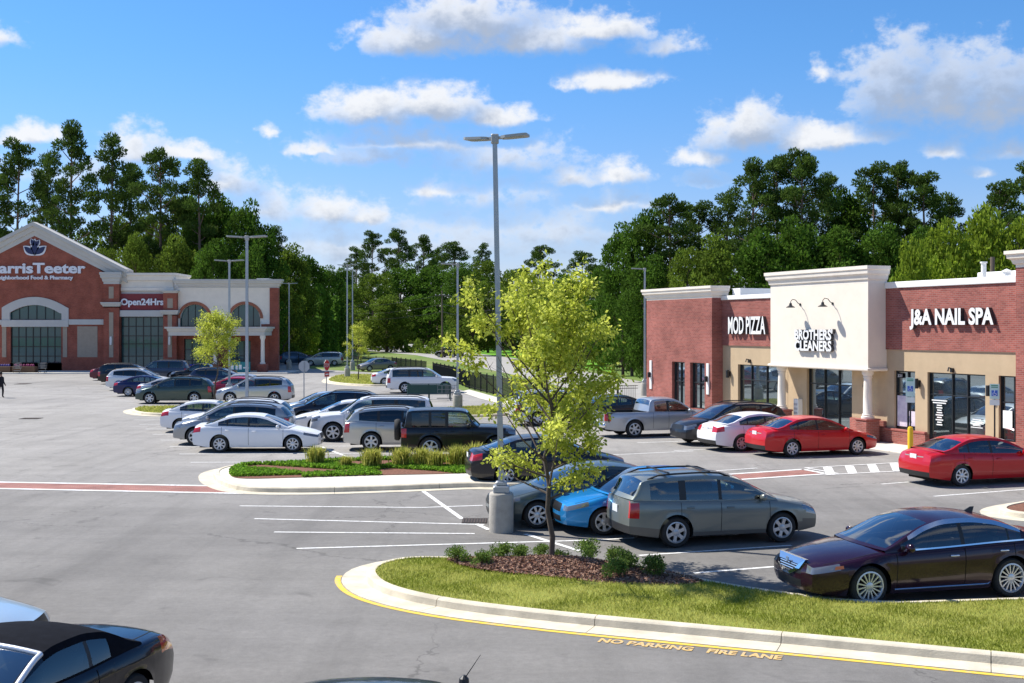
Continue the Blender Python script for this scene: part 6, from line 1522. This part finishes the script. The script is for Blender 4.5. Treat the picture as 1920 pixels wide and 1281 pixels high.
# ornamental grasses
M_OGR = mat('ornamental_grass', (.36, .44, .05), .7, tone=.4, transl=.45, spec=.10, col2=(.66, .62, .16))
def tuft_mesh(n, h, w):
    V, F, T = [], [], []
    for i in range(n):
        a = rng.random() * 6.28; l = h * (.6 + .5 * rng.random()); o_ = w * rng.random()**.6; wd = .010; b = np.array([.10 * rng.normal(), .10 * rng.normal(), 0]); d = np.array([cos(a), sin(a), 0]); s = np.array([-sin(a), cos(a), 0]) * wd
        k = len(V); m = b + d * o_ * .45 + np.array([0, 0, l * .68]); e = b + d * o_ + np.array([0, 0, l * (1 - .25 * o_ / w)]); V += [tuple(b - s), tuple(b + s), tuple(m + s), tuple(m - s), tuple(e)]; F += [(k, k + 1, k + 2, k + 3), (k + 3, k + 2, k + 4)]; T += [rng.random()] * 2
    me = bpy.data.meshes.new('blades'); me.from_pydata(V, [], F); at_ = me.attributes.new('tone', 'FLOAT', 'FACE'); at_.data.foreach_set('value', np.array(T, 'f')); me.update(); return me
tm = [tuft_mesh(420, .62, .36) for _ in range(3)]
for i, (u, v, s) in enumerate([(593, 871, .95), (648, 877, .62), (697, 877, 1.0), (752, 875, 1.0), (792, 874, .95), (818, 877, .9), (858, 874, 1.05), (893, 868, 1.05)]):
    r = ob('ornamental_grass', tm[i % 3], M_OGR, None, (*G(u, v, .15), .145), rng.random() * 6); r.scale = (s * 1.25, s * 1.25, s * 1.2); r['label'] = 'clump of tall yellow-green grass on the walkway island, %s from the left' % ORD[i]; r['category'] = 'ornamental grass'; r['group'] = 'ornamental grasses'
# ground cover and turf blades
M_BLADE = mat('grass_blade', (.34, .40, .045), .7, tone=.35, transl=.45, spec=.10, col2=(.64, .60, .18)); M_COVER = mat('ground_cover_leaf', (.18, .34, .03), .7, tone=.5, transl=.4, spec=.10)
def inside_np(x, y, P):
    r = np.zeros(len(x), bool); j = len(P) - 1
    for i in range(len(P)):
        xi, yi, xj, yj = P[i][0], P[i][1], P[j][0], P[j][1]
        if yi != yj: r ^= ((yi > y) != (yj > y)) & (x < (xj - xi) * (y - yi) / (yj - yi) + xi)
        j = i
    return r
def scatter(poly, n, test=None):
    xs = [p[0] for p in poly]; ys = [p[1] for p in poly]; out = np.zeros((0, 2))
    while len(out) < n:
        x = rng.uniform(min(xs), max(xs), n); y = rng.uniform(min(ys), max(ys), n); k = inside_np(x, y, poly)
        if test is not None: k &= test(x, y)
        out = np.concatenate([out, np.stack([x[k], y[k]], 1)])
    return out[:n]
mul_p = [Vector(p) for p in spline([G(u, v, .15) for u, v in [(838, 1047), (870, 1062), (930, 1073), (1020, 1080), (1110, 1089), (1200, 1094), (1290, 1094), (1318, 1088), (1262, 1073), (1200, 1064), (1100, 1056), (1000, 1050), (900, 1044)]], 4)]
tx, ty = G(1033, 1055, .2)
def mound(x, y): d = np.hypot((x - tx) / 1.9, (y - ty) / 1.0); return .15 + .16 * np.exp(-d * d * 2)
mm = MB(); gx = np.linspace(min(p.x for p in mul_p), max(p.x for p in mul_p), 70); gy = np.linspace(min(p.y for p in mul_p), max(p.y for p in mul_p), 40)
for i in range(69):
    for j in range(39):
        if inside(((gx[i] + gx[i + 1]) / 2, (gy[j] + gy[j + 1]) / 2), mul_p): mm.quad(*[(x, y, mound(x, y) - .012) for x, y in ((gx[i], gy[j]), (gx[i + 1], gy[j]), (gx[i + 1], gy[j + 1]), (gx[i], gy[j + 1]))])
ob('mulch_bed', mm, MULCH, kind='structure', merge=.001, smooth=180)
c_ = scatter(mul_p, 7000); P = np.column_stack([c_, mound(c_[:, 0], c_[:, 1]) + .004 * rng.random(len(c_))]); D = unit(len(P)); D[:, 2] *= .35
ob('mulch_chips', leaves_mesh('mulch_chips', P, D, .05 + .06 * rng.random(len(P)), .35), mat('mulch_chip', (.27, .14, .095), .95, tone=.6, spec=.1, col2=(.46, .29, .21)), kind='stuff')
g1 = scatter(I1IN, 62000, lambda x, y: ~inside_np(x, y, mul_p) | (rng.random(len(x)) < .02))
P = np.column_stack([g1, np.full(len(g1), .155)]); D = rng.normal(0, .45, (len(P), 3)); D[:, 2] = 1
lw = sum(np.sin(g1[:, 0] * a_ + b_ + np.sin(g1[:, 1] * c_ + d_) * 1.7) for a_, b_, c_, d_ in ((.9, 0, 1.3, 1), (2.1, 2, 2.7, 0), (4.3, 1, 3.9, 2))) / 3
tn = np.clip(.38 + .55 * lw + rng.normal(0, .25, len(P)), 0, 1)
ob('turf_grass', leaves_mesh('turf_grass', P, D, (.045 + .05 * rng.random(len(P))) * (1 - .35 * np.clip(lw, 0, 1)), .16, tn), M_BLADE, kind='stuff')
g2 = scatter(bed2, 26000, lambda x, y: (np.sin(x * 1.9 + np.sin(y * 1.3) * 2) + np.sin(y * 2.7 + x * .6)) > -.05)
P = np.column_stack([g2, .15 + .10 * rng.random(len(g2))]); ob('ground_cover', leaves_mesh('ground_cover', P, unit(len(P)) + np.array([0, 0, .5]), .07 + .05 * rng.random(len(P)), .6), M_COVER, kind='stuff')
for nm, poly, n in (('turf_grass', I3IN, 5000), ('turf_grass', I5IN, 6000), ('turf_grass', I6IN, 6000)):
    q = scatter(poly, n); P = np.column_stack([q, np.full(n, .17)]); D = rng.normal(0, .5, (n, 3)); D[:, 2] = 1; ob(nm, leaves_mesh(nm, P, D, .12 + .06 * rng.random(n), .3), M_BLADE, kind='stuff')
